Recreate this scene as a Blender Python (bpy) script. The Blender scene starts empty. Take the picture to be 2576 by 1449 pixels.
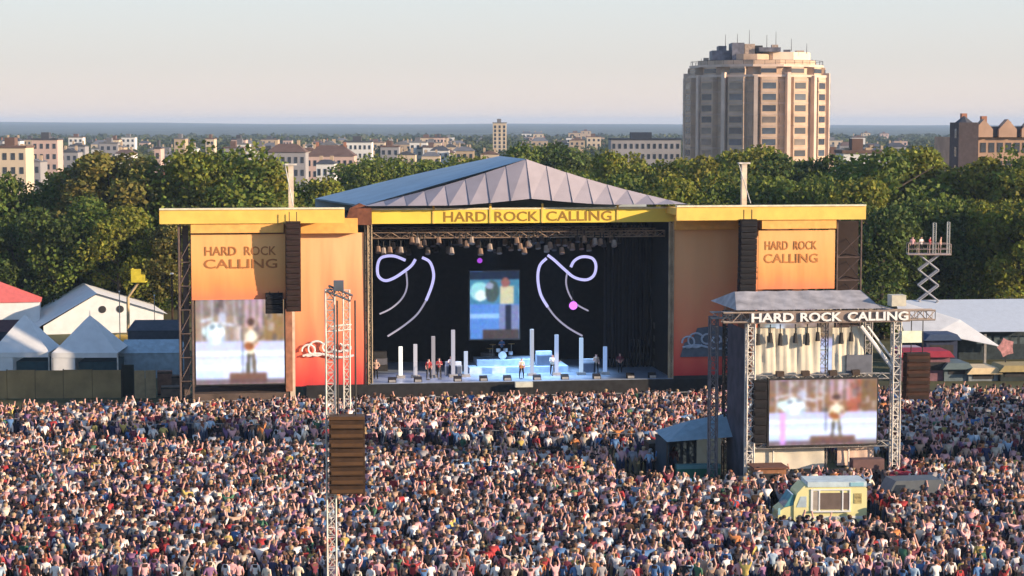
import bpy, math, random
import numpy as np
from mathutils import Vector, Matrix
R = math.radians
random.seed(11); rng = np.random.default_rng(11)
SC = bpy.context.scene
COL = SC.collection

# ---------------------------------------------------------------- camera, sky, sun, exposure
FPX = 5031.0                      # focal length in units of a 2576 px wide picture
PITCH = math.atan((724.5 - 312) / FPX)
CAMZ = 24.0
cd = bpy.data.cameras.new('camera'); cam = bpy.data.objects.new('camera', cd); COL.objects.link(cam)
cam.location = (0, 0, CAMZ); cam.rotation_euler = (math.pi / 2 - PITCH, 0, 0)
cd.sensor_width = 36; cd.lens = 36 * FPX / 2576; cd.clip_start = 1; cd.clip_end = 40000
SC.camera = cam
SUN_AZ = R(70)                    # from the direction behind the camera, towards the right
SUN_EL = R(13)
sdir = Vector((math.sin(SUN_AZ) * math.cos(SUN_EL), -math.cos(SUN_AZ) * math.cos(SUN_EL), math.sin(SUN_EL)))
w = bpy.data.worlds.new('World'); SC.world = w; w.use_nodes = True
nt = w.node_tree; nt.nodes.clear()
sky = nt.nodes.new('ShaderNodeTexSky'); sky.sky_type = 'NISHITA'; sky.sun_disc = False
sky.sun_elevation = SUN_EL; sky.sun_rotation = math.atan2(sdir.x, sdir.y)
sky.air_density = 1.0; sky.dust_density = 1.6; sky.ozone_density = 2.5; sky.altitude = 0
# pale evening haze low over the horizon, blended over the sky by elevation
tc = nt.nodes.new('ShaderNodeTexCoord'); sep = nt.nodes.new('ShaderNodeSeparateXYZ')
nt.links.new(tc.outputs['Generated'], sep.inputs[0])
ramp = nt.nodes.new('ShaderNodeValToRGB'); e = ramp.color_ramp.elements
e[0].position = 0.0; e[0].color = (5.5, 4.5, 3.9, 1)
e[1].position = 0.30; e[1].color = (2.4, 4.4, 8.2, 1)
x_ = e.new(0.03); x_.color = (4.6, 4.35, 4.1, 1)
x_ = e.new(0.062); x_.color = (4.5, 4.7, 4.75, 1)
x_ = e.new(0.12); x_.color = (4.0, 5.2, 7.0, 1)
nt.links.new(sep.outputs['Z'], ramp.inputs[0])
fac = nt.nodes.new('ShaderNodeMapRange'); fac.inputs['From Min'].default_value = 0.02; fac.inputs['From Max'].default_value = 0.5
fac.inputs['To Min'].default_value = 0.9; fac.inputs['To Max'].default_value = 0.15
nt.links.new(sep.outputs['Z'], fac.inputs['Value'])
mix = nt.nodes.new('ShaderNodeMixRGB'); nt.links.new(fac.outputs[0], mix.inputs[0])
nt.links.new(sky.outputs[0], mix.inputs[1]); nt.links.new(ramp.outputs[0], mix.inputs[2])
bg = nt.nodes.new('ShaderNodeBackground'); bg.inputs['Strength'].default_value = 0.11
nt.links.new(mix.outputs[0], bg.inputs['Color'])
wo = nt.nodes.new('ShaderNodeOutputWorld'); nt.links.new(bg.outputs[0], wo.inputs['Surface'])
ld = bpy.data.lights.new('sun', 'SUN'); ld.energy = 5.0; ld.angle = R(0.6); ld.color = (1.0, 0.765, 0.53)
sun = bpy.data.objects.new('sun', ld); COL.objects.link(sun)
sun.rotation_euler = sdir.to_track_quat('Z', 'Y').to_euler()
SC.view_settings.view_transform = 'Standard'; SC.view_settings.look = 'None'
SC.view_settings.exposure = 0.75; SC.view_settings.gamma = 1; SC.view_settings.use_curve_mapping = False
SC.cycles.max_bounces = 5; SC.cycles.diffuse_bounces = 2; SC.cycles.glossy_bounces = 2; SC.cycles.volume_bounces = 0
SC.cycles.transparent_max_bounces = 6; SC.cycles.sample_clamp_indirect = 4
SC.cycles.caustics_reflective = False; SC.cycles.caustics_refractive = False

# ---------------------------------------------------------------- picture -> world helpers (2576 x 1449 picture units)
_fw = Vector((0, math.cos(PITCH), -math.sin(PITCH))); _up = Vector((0, math.sin(PITCH), math.cos(PITCH)))
def ray(u, v): return _fw + Vector((1, 0, 0)) * ((u - 1288) / FPX) + _up * (-(v - 724.5) / FPX)
def at(u, v, Y):
    d = ray(u, v); return Vector((0, 0, CAMZ)) + d * (Y / d.y)
def gr(u, v, z=0.0):
    d = ray(u, v); return Vector((0, 0, CAMZ)) + d * ((z - CAMZ) / d.z)
def proj(p):
    q = Vector(p) - Vector((0, 0, CAMZ)); k = q.dot(_fw)
    return 1288 + q.x / k * FPX, 724.5 - q.dot(_up) / k * FPX
class Frame:                       # a turned vertical frame: local x along the face, y away from the viewer, z up
    def __init__(s, o, rz): s.o = Vector((o[0], o[1], 0)); s.rz = rz; s.m = Matrix.Translation(s.o) @ Matrix.Rotation(rz, 4, 'Z'); s.i = s.m.inverted()
    def uv(s, u, v, ly=0.0):
        a = s.i @ Vector((0, 0, CAMZ)); b = s.i @ (Vector((0, 0, CAMZ)) + ray(u, v)); d = b - a
        p = a + d * ((ly - a.y) / d.y); return p.x, p.z
    def w(s, x, y, z): return s.m @ Vector((x, y, z))

# ---------------------------------------------------------------- materials
def lin(c): return tuple(((x / 255) / 12.92 if x / 255 < .04045 else ((x / 255 + .055) / 1.055) ** 2.4) for x in c)
MATS = {}
def mat(name, col, rough=0.7, metal=0.0, var=0.18, scale=2.0, emit=None, estr=0.0, spec=0.3, attr=None, trans=0.0, bump=0.0):
    if name in MATS: return MATS[name]
    m = bpy.data.materials.new(name); MATS[name] = m; m.use_nodes = True
    n = m.node_tree; b = n.nodes['Principled BSDF']
    b.inputs['Roughness'].default_value = rough; b.inputs['Metallic'].default_value = metal
    b.inputs['Specular IOR Level'].default_value = spec
    src = None
    if attr:
        a = n.nodes.new('ShaderNodeAttribute'); a.attribute_name = attr; src = a.outputs['Color']
    else:
        rg = n.nodes.new('ShaderNodeRGB'); rg.outputs[0].default_value = (*col, 1); src = rg.outputs[0]
    if var > 0:
        t = n.nodes.new('ShaderNodeTexCoord'); no = n.nodes.new('ShaderNodeTexNoise'); no.inputs['Scale'].default_value = scale; no.inputs['Detail'].default_value = 5
        n.links.new(t.outputs['Object'], no.inputs['Vector'])
        mr = n.nodes.new('ShaderNodeMapRange'); mr.inputs['From Min'].default_value = .3; mr.inputs['From Max'].default_value = .7
        mr.inputs['To Min'].default_value = 1 - var; mr.inputs['To Max'].default_value = 1 + var
        n.links.new(no.outputs[0], mr.inputs['Value'])
        mu = n.nodes.new('ShaderNodeVectorMath'); mu.operation = 'SCALE'
        n.links.new(src, mu.inputs[0]); n.links.new(mr.outputs[0], mu.inputs['Scale']); src = mu.outputs[0]
        if bump:
            bp = n.nodes.new('ShaderNodeBump'); bp.inputs['Strength'].default_value = bump; bp.inputs['Distance'].default_value = .3
            n.links.new(no.outputs[0], bp.inputs['Height']); n.links.new(bp.outputs[0], b.inputs['Normal'])
    n.links.new(src, b.inputs['Base Color'])
    if emit is not None:
        b.inputs['Emission Strength'].default_value = estr
        if emit == 'attr': n.links.new(src, b.inputs['Emission Color'])
        else: b.inputs['Emission Color'].default_value = (*emit, 1)
    if trans > 0:
        tr = n.nodes.new('ShaderNodeBsdfTranslucent'); n.links.new(src, tr.inputs[0]); mx = n.nodes.new('ShaderNodeMixShader'); mx.inputs[0].default_value = trans
        n.links.new(b.outputs[0], mx.inputs[1]); n.links.new(tr.outputs[0], mx.inputs[2]); n.links.new(mx.outputs[0], n.nodes['Material Output'].inputs['Surface'])
    return m
def grad_mat(name, stops, axis='Z', rough=.75):
    """printed cloth: a printed colour ramp down the height of the banner"""
    m = bpy.data.materials.new(name); m.use_nodes = True; n = m.node_tree; b = n.nodes['Principled BSDF']; b.inputs['Roughness'].default_value = rough
    t = n.nodes.new('ShaderNodeTexCoord'); s = n.nodes.new('ShaderNodeSeparateXYZ'); n.links.new(t.outputs['Generated'], s.inputs[0])
    no = n.nodes.new('ShaderNodeTexNoise'); no.inputs['Scale'].default_value = 1.4; n.links.new(t.outputs['Generated'], no.inputs['Vector'])
    ad = n.nodes.new('ShaderNodeMath'); ad.operation = 'MULTIPLY_ADD'; ad.inputs[1].default_value = .45; n.links.new(no.outputs[0], ad.inputs[0])
    sb = n.nodes.new('ShaderNodeMath'); sb.operation = 'SUBTRACT'; sb.inputs[1].default_value = .225; n.links.new(s.outputs[axis], ad.inputs[2]); n.links.new(ad.outputs[0], sb.inputs[0])
    r = n.nodes.new('ShaderNodeValToRGB'); el = r.color_ramp.elements
    el[0].position = stops[0][0]; el[0].color = (*stops[0][1], 1); el[1].position = stops[-1][0]; el[1].color = (*stops[-1][1], 1)
    for p, c in stops[1:-1]: q = el.new(p); q.color = (*c, 1)
    n.links.new(sb.outputs[0], r.inputs[0]); n.links.new(r.outputs[0], b.inputs['Base Color'])
    wv = n.nodes.new('ShaderNodeTexNoise'); wv.inputs['Scale'].default_value = .5; mp = n.nodes.new('ShaderNodeMapping'); mp.inputs['Scale'].default_value = (1.6, 1.6, .25)
    n.links.new(t.outputs['Object'], mp.inputs[0]); n.links.new(mp.outputs[0], wv.inputs['Vector'])
    bp = n.nodes.new('ShaderNodeBump'); bp.inputs['Strength'].default_value = .25; bp.inputs['Distance'].default_value = .25
    n.links.new(wv.outputs[0], bp.inputs['Height']); n.links.new(bp.outputs[0], b.inputs['Normal'])
    return m

# ---------------------------------------------------------------- mesh building
class MB:
    def __init__(s): s.v = []; s.f = []; s.c = []; s.cur = None
    def face(s, pts, col=None):
        b = len(s.v); s.v += [tuple(p) for p in pts]; s.f.append(tuple(range(b, b + len(pts)))); s.c.append(col or s.cur or (1, 1, 1))
    def box(s, x0, x1, y0, y1, z0, z1, col=None):
        b = len(s.v); s.v += [(x0, y0, z0), (x1, y0, z0), (x1, y1, z0), (x0, y1, z0), (x0, y0, z1), (x1, y0, z1), (x1, y1, z1), (x0, y1, z1)]
        for q in ((0, 3, 2, 1), (4, 5, 6, 7), (0, 1, 5, 4), (1, 2, 6, 5), (2, 3, 7, 6), (3, 0, 4, 7)):
            s.f.append(tuple(b + i for i in q)); s.c.append(col or s.cur or (1, 1, 1))
        return s
    def bar(s, p, q, r, n=5, r2=None):
        p = Vector(p); q = Vector(q); d = q - p
        if d.length < 1e-6: return s
        z = d.normalized(); x = z.orthogonal().normalized(); y = z.cross(x); b = len(s.v); r2 = r if r2 is None else r2
        for c, rr in ((p, r), (q, r2)):
            for k in range(n):
                a = 2 * math.pi * k / n + .785; s.v.append(tuple(c + x * math.cos(a) * rr + y * math.sin(a) * rr))
        for k in range(n): s.f.append((b + k, b + (k + 1) % n, b + n + (k + 1) % n, b + n + k)); s.c.append(s.cur or (1, 1, 1))
        s.f.append(tuple(b + n - 1 - k for k in range(n))); s.f.append(tuple(b + n + k for k in range(n))); s.c += [s.cur or (1, 1, 1)] * 2
        return s
    def tube(s, pts, r, n=6):
        for a, b in zip(pts[:-1], pts[1:]): s.bar(a, b, r, n)
        return s
    def truss(s, p, q, wd, r=.035, step=None):
        p = Vector(p); q = Vector(q); d = q - p; L = d.length; z = d / L
        x = Vector((0, 0, 1)).cross(z) if abs(z.z) < .9 else Vector((1, 0, 0)); x.normalize(); y = z.cross(x)
        h = wd / 2; cs = [x * a * h + y * b * h for a, b in ((-1, -1), (1, -1), (1, 1), (-1, 1))]
        for c in cs: s.bar(p + c, q + c, r, 4)
        n = max(2, int(round(L / (step or wd * 1.15))))
        for i in range(n):
            t0 = p + d * (i / n); t1 = p + d * ((i + 1) / n)
            for k in range(4):
                a, b = cs[k], cs[(k + 1) % 4]
                if i % 2: a, b = b, a
                s.bar(t0 + a, t1 + b, r * .6, 3); s.bar(t1 + cs[k], t1 + cs[(k + 1) % 4], r * .5, 3)
        return s
    def prism(s, poly, y0, y1, col=None):   # polygon in x,z extruded along y
        b = len(s.v); n = len(poly); s.v += [(x, y0, z) for x, z in poly] + [(x, y1, z) for x, z in poly]
        s.f.append(tuple(b + i for i in range(n))); s.f.append(tuple(b + n + n - 1 - i for i in range(n)))
        for i in range(n): s.f.append((b + i, b + n + i, b + n + (i + 1) % n, b + (i + 1) % n))
        s.c += [col or s.cur or (1, 1, 1)] * (n + 2); return s
    def mesh(s, name, m, smooth=False, colors=False):
        me = bpy.data.meshes.new(name); me.from_pydata(s.v, [], s.f)
        if m: me.materials.append(m)
        if colors:
            a = me.attributes.new('Col', 'FLOAT_COLOR', 'FACE'); a.data.foreach_set('color', np.array([(*c, 1) for c in s.c], 'f').ravel())
        if smooth: me.shade_smooth()
        me.update(); return me
    def build(s, name, m, parent=None, smooth=False, colors=False):
        return link(name, s.mesh(name, m, smooth, colors), parent)
def link(name, data, parent=None):
    o = bpy.data.objects.new(name, data); COL.objects.link(o)
    if parent is not None: o.parent = parent
    return o
LABELS = {}
def tag(o, label=None, cat=None, group=None, kind=None):
    if label: o['label'] = label; LABELS.setdefault(label, []).append(o.name)
    if cat: o['category'] = cat
    if group: o['group'] = group
    if kind: o['kind'] = kind
    return o
def thing(name, label, cat, loc=(0, 0, 0), rz=0.0, group=None):
    o = link(name, None); o.location = loc; o.rotation_euler = (0, 0, rz); return tag(o, label, cat, group)
def dup(o, loc=None, rz=None, label=None, group=None, scale=None, link_parent=None):
    c = o.copy(); COL.objects.link(c)
    if link_parent is not None: c.parent = link_parent
    if loc is not None: c.location = loc
    if rz is not None: c.rotation_euler = (0, 0, rz)
    if scale is not None: c.scale = scale
    if label: c['label'] = label; LABELS.setdefault(label, []).append(c.name)
    if group: c['group'] = group
    for ch in o.children: dup(ch, link_parent=c)
    return c
def text_mesh(body, width, height, depth, m, bold=0.0):
    """lettering standing in the x-z plane, facing -y, centred, scaled to width x height"""
    cu = bpy.data.curves.new('lettering', 'FONT'); cu.body = body; cu.size = 1; cu.extrude = .5; cu.offset = bold; cu.align_x = 'CENTER'; cu.resolution_u = 3
    o = bpy.data.objects.new('lettering_source', cu); COL.objects.link(o); bpy.context.view_layer.update()
    me = bpy.data.meshes.new_from_object(o.evaluated_get(bpy.context.evaluated_depsgraph_get())); bpy.data.objects.remove(o)
    n = len(me.vertices); a = np.empty(n * 3, 'f'); me.vertices.foreach_get('co', a); a = a.reshape(-1, 3)
    mn, mx = a.min(0), a.max(0); b = np.empty_like(a)
    b[:, 0] = (a[:, 0] - (mn[0] + mx[0]) / 2) / (mx[0] - mn[0]) * width; b[:, 2] = (a[:, 1] - mn[1]) / (mx[1] - mn[1]) * height
    b[:, 1] = -a[:, 2] * depth
    me.vertices.foreach_set('co', b.ravel().astype('f')); me.materials.clear(); me.materials.append(m); me.update(); return me
ORD = ['first', 'second', 'third', 'fourth', 'fifth', 'sixth', 'seventh', 'eighth', 'ninth', 'tenth', 'eleventh', 'twelfth', 'thirteenth', 'fourteenth', 'fifteenth', 'sixteenth', 'seventeenth', 'eighteenth', 'nineteenth', 'twentieth', 'twenty-first', 'twenty-second', 'twenty-third', 'twenty-fourth', 'twenty-fifth', 'twenty-sixth', 'twenty-seventh', 'twenty-eighth', 'twenty-ninth', 'thirtieth']
def ordinal(i, n):
    if n > 1 and i == 0: return 'leftmost'
    if n > 2 and i == n - 1: return 'rightmost'
    return ORD[i] + ' from left' if i < len(ORD) else '%d from left' % (i + 1)

# common materials
M_black = mat('black_cloth', (.012, .012, .014), .95, var=.3)
M_alu = mat('truss_metal', (.32, .30, .28), .5, .2, var=.25)
M_alu_l = mat('bright_truss_metal', (.62, .58, .52), .5, .1, var=.25)
M_dark = mat('dark_steel', (.04, .038, .038), .6, .3, var=.3)
M_white = mat('white_paint', (.78, .78, .76), .5, var=.05)
M_pvc = mat('white_tent_cloth', (.80, .80, .79), .6, var=.07, scale=1.2, trans=.12)
M_brown = mat('speaker_brown', (.055, .028, .014), .7, var=.35, scale=1.5)
M_glass = mat('window_glass', (.03, .04, .055), .12, 0, var=.4, scale=.4, spec=.8)
M_yellow = mat('yellow_board', (.87, .55, .12), .6, var=.12, scale=.8)
# ---------------------------------------------------------------- ground and far country
def ground():
    xs = np.concatenate([np.linspace(-9000, -400, 24), np.linspace(-300, 300, 61), np.linspace(400, 9000, 24)])
    ys = np.concatenate([np.linspace(-150, 400, 56), np.geomspace(420, 12500, 40)])
    X, Y = np.meshgrid(xs, ys); Z = np.where(Y > 500, 1.5 * np.sin(X / 300) * np.sin(Y / 400) * np.clip((Y - 500) / 900, 0, 1) - 1.0 * np.clip((Y - 500) / 900, 0, 1), 0)
    v = np.stack([X, Y, Z], -1).reshape(-1, 3); nx = len(xs); f = []
    for j in range(len(ys) - 1):
        for i in range(nx - 1): a = j * nx + i; f.append((a, a + 1, a + nx + 1, a + nx))
    me = bpy.data.meshes.new('ground'); me.from_pydata(v.tolist(), [], f)
    m = mat('trampled_grass', (.085, .085, .035), .9, var=.35, scale=.15); me.materials.append(m)
    tag(link('ground', me), kind='structure')
    b = MB(); rows = []
    for k, (yy, h0, dy) in enumerate(((3200, 0, 0), (9200, 40, 0), (11800, 8, 0))):
        row = []
        for i in range(121):
            x = -9000 + i * 150
            t = (x + 9000) / 18000
            nz = 4 * math.sin(x / 700) + 3 * math.sin(x / 310 + 1) + 1.6 * math.sin(x / 120 + 2)
            z = -4 if k != 1 else 34 - 17 * min(1, max(0, (x + 2600) / 4400)) + nz * .55
            if k == 0: z = 2.5 + nz * .2
            row.append(len(b.v)); b.v.append((x, yy + 200 * math.sin(x / 900), z))
        rows.append(row)
    for a, c in zip(rows[:-1], rows[1:]):
        for i in range(120): b.f.append((a[i], a[i + 1], c[i + 1], c[i])); b.c.append((1, 1, 1))
    tag(b.build('hills', mat('far_wooded_hills', (.05, .07, .055), 1, var=.6, scale=.004), smooth=True), kind='structure')
ground()
def haze():
    b = MB(); b.box(-9400, 9400, -170, 12600, -5.5, 58)
    o = b.build('haze', None); m = bpy.data.materials.new('evening_haze'); m.use_nodes = True; n = m.node_tree
    n.nodes.remove(n.nodes['Principled BSDF']); v = n.nodes.new('ShaderNodeVolumePrincipled')
    v.inputs['Color'].default_value = (.55, .74, 1, 1); v.inputs['Density'].default_value = HAZE_D; v.inputs['Anisotropy'].default_value = 0
    n.links.new(v.outputs[0], n.nodes['Material Output'].inputs['Volume']); o.data.materials.append(m)
    tag(o, kind='stuff')
HAZE_D = 1.05e-4

# ---------------------------------------------------------------- foliage
def leaf_quads(P, N, size, jit=.9):
    """numpy: one bent leaf-clump quad per point"""
    n = len(P); N = N + rng.normal(0, jit, (n, 3)); N /= np.linalg.norm(N, axis=1)[:, None] + 1e-9
    a = np.cross(N, rng.normal(size=(n, 3))); a /= np.linalg.norm(a, axis=1)[:, None] + 1e-9; b = np.cross(N, a)
    s = size * rng.uniform(.6, 1.35, (n, 1)); s2 = s * rng.uniform(.55, 1, (n, 1))
    return np.stack([P - a * s - b * s2 * .5, P + a * s * .3 - b * s2, P + a * s + b * s2 * .4, P - a * s * .2 + b * s2], 1)
def quads_mesh(name, Q, cols, m):
    n = len(Q); me = bpy.data.meshes.new(name); me.vertices.add(n * 4); me.vertices.foreach_set('co', Q.reshape(-1).astype('f'))
    me.loops.add(n * 4); me.loops.foreach_set('vertex_index', np.arange(n * 4, dtype='i')); me.polygons.add(n)
    me.polygons.foreach_set('loop_start', np.arange(0, n * 4, 4, dtype='i'))
    a = me.attributes.new('Col', 'FLOAT_COLOR', 'FACE'); a.data.foreach_set('color', np.concatenate([cols, np.ones((n, 1))], 1).astype('f').ravel())
    me.materials.append(m); me.update(calc_edges=True); return me
M_leaf = mat('leaf_clumps', (.1, .1, .1), .65, var=0, attr='Col', trans=.3, spec=.2)
M_bark = mat('bark', (.07, .055, .04), .9, var=.3)
def crown_pts(h, r, lobes, per, squat=1.0, z0f=.22):
    P, N, L = [], [], []
    for k in range(lobes):
        a = random.uniform(0, 6.283); t = random.random() ** .8; z = h * (z0f + (1 - z0f) * t * .86)
        prof = math.sin(math.pi * min(1, .18 + .78 * (z / h - z0f) / (1 - z0f))) ** .7
        d = r * prof * random.uniform(.35, .8); c = np.array([math.cos(a) * d, math.sin(a) * d, z]); lr = r * random.uniform(.26, .44)
        v = rng.normal(size=(per, 3)); v /= np.linalg.norm(v, axis=1)[:, None]
        rad = lr * rng.uniform(.45, 1.08, (per, 1)) ** .5
        p = c + v * rad * np.array([1, 1, .85 * squat]); P.append(p); N.append(v); L.append(np.full(per, k))
    return np.concatenate(P), np.concatenate(N), np.concatenate(L)
TREES = []
def tree_proto(i, hue, lobes, per, leaf, r=.36, z0f=.2):
    h = 20.0; P, N, L = crown_pts(h, h * r, lobes, per, z0f=z0f); Q = leaf_quads(P, N, leaf)
    lt = rng.uniform(.7, 1.35, lobes)[L][:, None] * rng.uniform(.65, 1.4, (len(P), 1)); cols = np.array(hue)[None] * lt
    cols[:, 0] *= rng.uniform(.85, 1.25, len(P)); cols = np.clip(cols, 0.005, .35)
    cm = quads_mesh('crown', Q, cols, M_leaf)
    t = MB(); t.bar((0, 0, -.2), (.15, 0, h * .35), .42, 9, .3); t.bar((.15, 0, h * .35), (0, .2, h * .8), .3, 8, .07)
    for k in range(9):
        a = k * 2.4; z = h * (.25 + .055 * k); t.bar((.1, 0, z), (math.cos(a) * h * r * .7, math.sin(a) * h * r * .7, z + h * .16), .15, 5, .04)
    tm = t.mesh('trunk', M_bark)
    TREES.append((cm, tm))
OL = (.105, .125, .018)
for i, (hue, lo, per, lf, r_, z_) in enumerate([((.165, .185, .026), 34, 300, .27, .33, .1), ((.095, .14, .024), 38, 290, .28, .40, .08), ((.21, .215, .03), 32, 300, .26, .30, .12),
                                 ((.065, .10, .022), 36, 290, .28, .36, .07), ((.115, .155, .026), 42, 280, .27, .44, .08), ((.15, .145, .035), 30, 300, .26, .30, .12)]):
    tree_proto(i, hue, lo, per, lf, r_, z_)
TREE_KIND = ['leafy olive-green tree', 'broad dark-green tree', 'yellow-green tree', 'dark shady tree', 'wide green tree', 'brownish tree']
def plant_trees(spots, where, group):
    """spots: (u, v_top, Y, kind, width factor)"""
    spots = sorted(spots); n = len(spots)
    for i, (u, vt, Y, k, wf) in enumerate(spots):
        p = at(u, vt, Y); h = p.z * 1.07; s = h / 20.0
        t = thing('tree', '%s, %s %s' % (TREE_KIND[k], ordinal(i, n), where), 'tree', (p.x, p.y, 0), random.uniform(0, 6.28), group)
        t.scale = (s * wf, s * wf, s)
        link('trunk', TREES[k][1], t); link('crown', TREES[k][0], t)
def jitrow(u0, u1, step, prof, Y, dY=8, kinds=(0, 1, 2, 4), wf=(.95, 1.2), rough=14):
    out = []; u = u0
    while u <= u1:
        vt = np.interp(u, [a for a, b in prof], [b for a, b in prof]) + random.uniform(-rough, rough)
        out.append((u + random.uniform(-step * .25, step * .25), float(vt), Y + random.uniform(-dY, dY), random.choice(kinds), random.uniform(*wf)))
        u += step * random.uniform(.8, 1.2)
    return out
# left of the stage
plant_trees(jitrow(-70, 500, 92, [(-70, 440), (40, 450), (120, 440), (165, 388), (290, 392), (340, 420), (400, 470), (430, 430), (500, 400)], 264, 5, (0, 2, 5, 0, 1)), 'in back row above white marquee', 'trees left of the stage')
plant_trees(jitrow(-60, 480, 84, [(-60, 540), (60, 560), (160, 500), (300, 520), (400, 560), (480, 540)], 247, 4, (3, 1, 0, 5), (.95, 1.2)), 'in front row just behind the left tents', 'trees left of the stage')
plant_trees(jitrow(440, 660, 66, [(440, 410), (500, 390), (600, 388), (660, 420)], 262, 6, (0, 2, 4), (1.0, 1.25), 7), "behind the stage's left wing", 'trees behind the stage')
plant_trees(jitrow(690, 880, 62, [(690, 485), (780, 470), (880, 450)], 285, 10, (3, 1, 0), (.95, 1.2)), 'between left mast and grey roof', 'trees behind the stage')
plant_trees(jitrow(910, 1260, 56, [(910, 418), (1000, 410), (1100, 412), (1260, 408)], 330, 14, (1, 0, 3, 4), (.9, 1.2), 6), 'above left slope of stage roof', 'trees behind the stage')
plant_trees(jitrow(1340, 1480, 48, [(1340, 366), (1400, 360), (1480, 385)], 360, 12, (0, 3, 1), (.95, 1.2), 5), 'behind peak of stage roof', 'trees behind the stage')
plant_trees(jitrow(1505, 1740, 58, [(1505, 412), (1600, 388), (1740, 402)], 300, 12, (2, 0, 2, 3), (.8, 1.1), 15), 'above right slope of stage roof', 'trees behind the stage')
plant_trees(jitrow(1770, 2140, 62, [(1770, 408), (1850, 396), (1930, 380), (2060, 378), (2140, 445)], 280, 10, (0, 2, 2, 1, 3), (.85, 1.1), 18), 'below the round tower block', 'trees behind the stage')
plant_trees(jitrow(1500, 2130, 80, [(1500, 455), (1800, 470), (2130, 450)], 248, 6, (3, 4, 1, 0), (.9, 1.1), 14), 'in lower row over right yellow fascia', 'trees behind the stage')
plant_trees(jitrow(2190, 2400, 62, [(2190, 430), (2230, 385), (2330, 385), (2400, 470)], 270, 8, (0, 2, 1), (.95, 1.2), 6), 'in back row right of stage', 'trees right of the stage')
plant_trees(jitrow(2450, 2660, 66, [(2450, 405), (2520, 390), (2660, 400)], 262, 8, (2, 0, 4), (1, 1.2), 8), 'in front of gabled mansion', 'trees right of the stage')
plant_trees(jitrow(2150, 2660, 84, [(2150, 520), (2300, 500), (2420, 520), (2660, 500)], 228, 6, (3, 1, 4, 0, 5), (.95, 1.2)), 'in front row behind the right marquee', 'trees right of the stage')

def far_woods():
    Q, C = [], []
    for k in range(5200):
        Y = 520 * (5.6 ** random.random()); X = Y * random.uniform(-.29, .29); s = random.uniform(5, 9)
        h = random.uniform(7, 11) * (1 if Y > 900 else .8)
        u, v = proj((X, Y, h))
        if Y < 800 and 900 < u < 1360: h *= .9
        n = 34 if Y < 1500 else 20
        v_ = rng.normal(size=(n, 3)); v_ /= np.linalg.norm(v_, axis=1)[:, None]; v_[:, 2] = np.abs(v_[:, 2])
        P = np.array([X, Y, h * .35]) + v_ * np.array([s * .8, s * .8, h * .62]); Q.append(leaf_quads(P, v_, 1.5 if Y < 1500 else 2.6, .5))
        C.append(np.array(random.choice(((.06, .08, .02), (.045, .065, .02), (.08, .09, .025)))) * rng.uniform(.7, 1.4, (n, 1)))
    o = link('distant_woods', quads_mesh('distant_woods', np.concatenate(Q), np.concatenate(C), M_leaf)); tag(o, kind='stuff')
far_woods()

# ---------------------------------------------------------------- far buildings
WALLS = {'cream': (.62, .50, .36), 'white': (.72, .70, .66), 'pinkish': (.56, .40, .34), 'brick red': (.36, .16, .10), 'grey': (.30, .29, .30), 'tan': (.48, .36, .24)}
ROOFS = [mat('slate_roof', (.07, .075, .09), .8, scale=.5), mat('tile_roof', (.14, .09, .075), .85, scale=.5), mat('lead_roof', (.16, .16, .17), .7, scale=.5)]
WM = {k: mat(k.replace(' ', '_') + '_wall', c, .85, var=.12, scale=.12) for k, c in WALLS.items()}
_wp = MB().box(-.55, .55, -.08, .06, -.8, .8).mesh('window', M_glass)
def building(u, vt, Y, wpx, col, label, kind='flat', wins=(3, 3), rz=0.0, group='buildings on the skyline', depth=None, name='building', roofm=None):
    p = at(u, vt, Y); sc = FPX / Y; W = wpx / sc; H = p.z; D = depth or max(8, W * .8)
    t = thing(name, label, 'building', (p.x, Y + D / 2, 0), rz, group)
    wh = H if kind == 'flat' else H - min(W * .22, H * .3)
    MB().box(-W / 2, W / 2, -D / 2, D / 2, -2, wh).build('wall', WM[col], t)
    rm = roofm or random.choice(ROOFS); r = MB()
    if kind == 'flat':
        r.box(-W / 2 - .25, W / 2 + .25, -D / 2 - .25, D / 2 + .25, wh + .003, wh + .5); r.box(-W * .2, W * .1, -D * .2, D * .2, wh + .5, wh + 2.4)
    elif kind == 'gable':
        r.prism([(-W / 2 - .3, wh + .01), (W / 2 + .3, wh + .01), (0, H)], -D / 2 - .2, D / 2 + .2)
    else:
        b = len(r.v); e_ = .3; r.v += [(-W / 2 - e_, -D / 2 - e_, wh + .01), (W / 2 + e_, -D / 2 - e_, wh + .01), (W / 2 + e_, D / 2 + e_, wh + .01), (-W / 2 - e_, D / 2 + e_, wh + .01), (-W * .25, 0, H), (W * .25, 0, H)]
        for q in ((0, 1, 5, 4), (1, 2, 5), (2, 3, 4, 5), (3, 0, 4), (0, 3, 2, 1)): r.f.append(tuple(b + i for i in q)); r.c.append((1, 1, 1))
    ro = r.build('roof', rm, t)
    if kind != 'flat' or random.random() < .5:
        for sx in (-.3, .28): MB().box(W * sx - .4, W * sx + .4, -.35, .35, wh - .5, H + .9).build('chimney', WM['brick red'] if W > 12 else WM['tan'], ro)
    nx, nz = wins
    for i in range(nx):
        for j in range(nz):
            zz = wh - 2.0 - j * min(3.3, (wh * .8) / max(1, nz))
            if zz < 1.5: continue
            o = link('window', _wp, t); o.location = (-W / 2 + W * (i + .5) / nx, -D / 2, zz); o.scale = (min(1.3, W / nx * .42), 1, 1)
    return t
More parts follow.
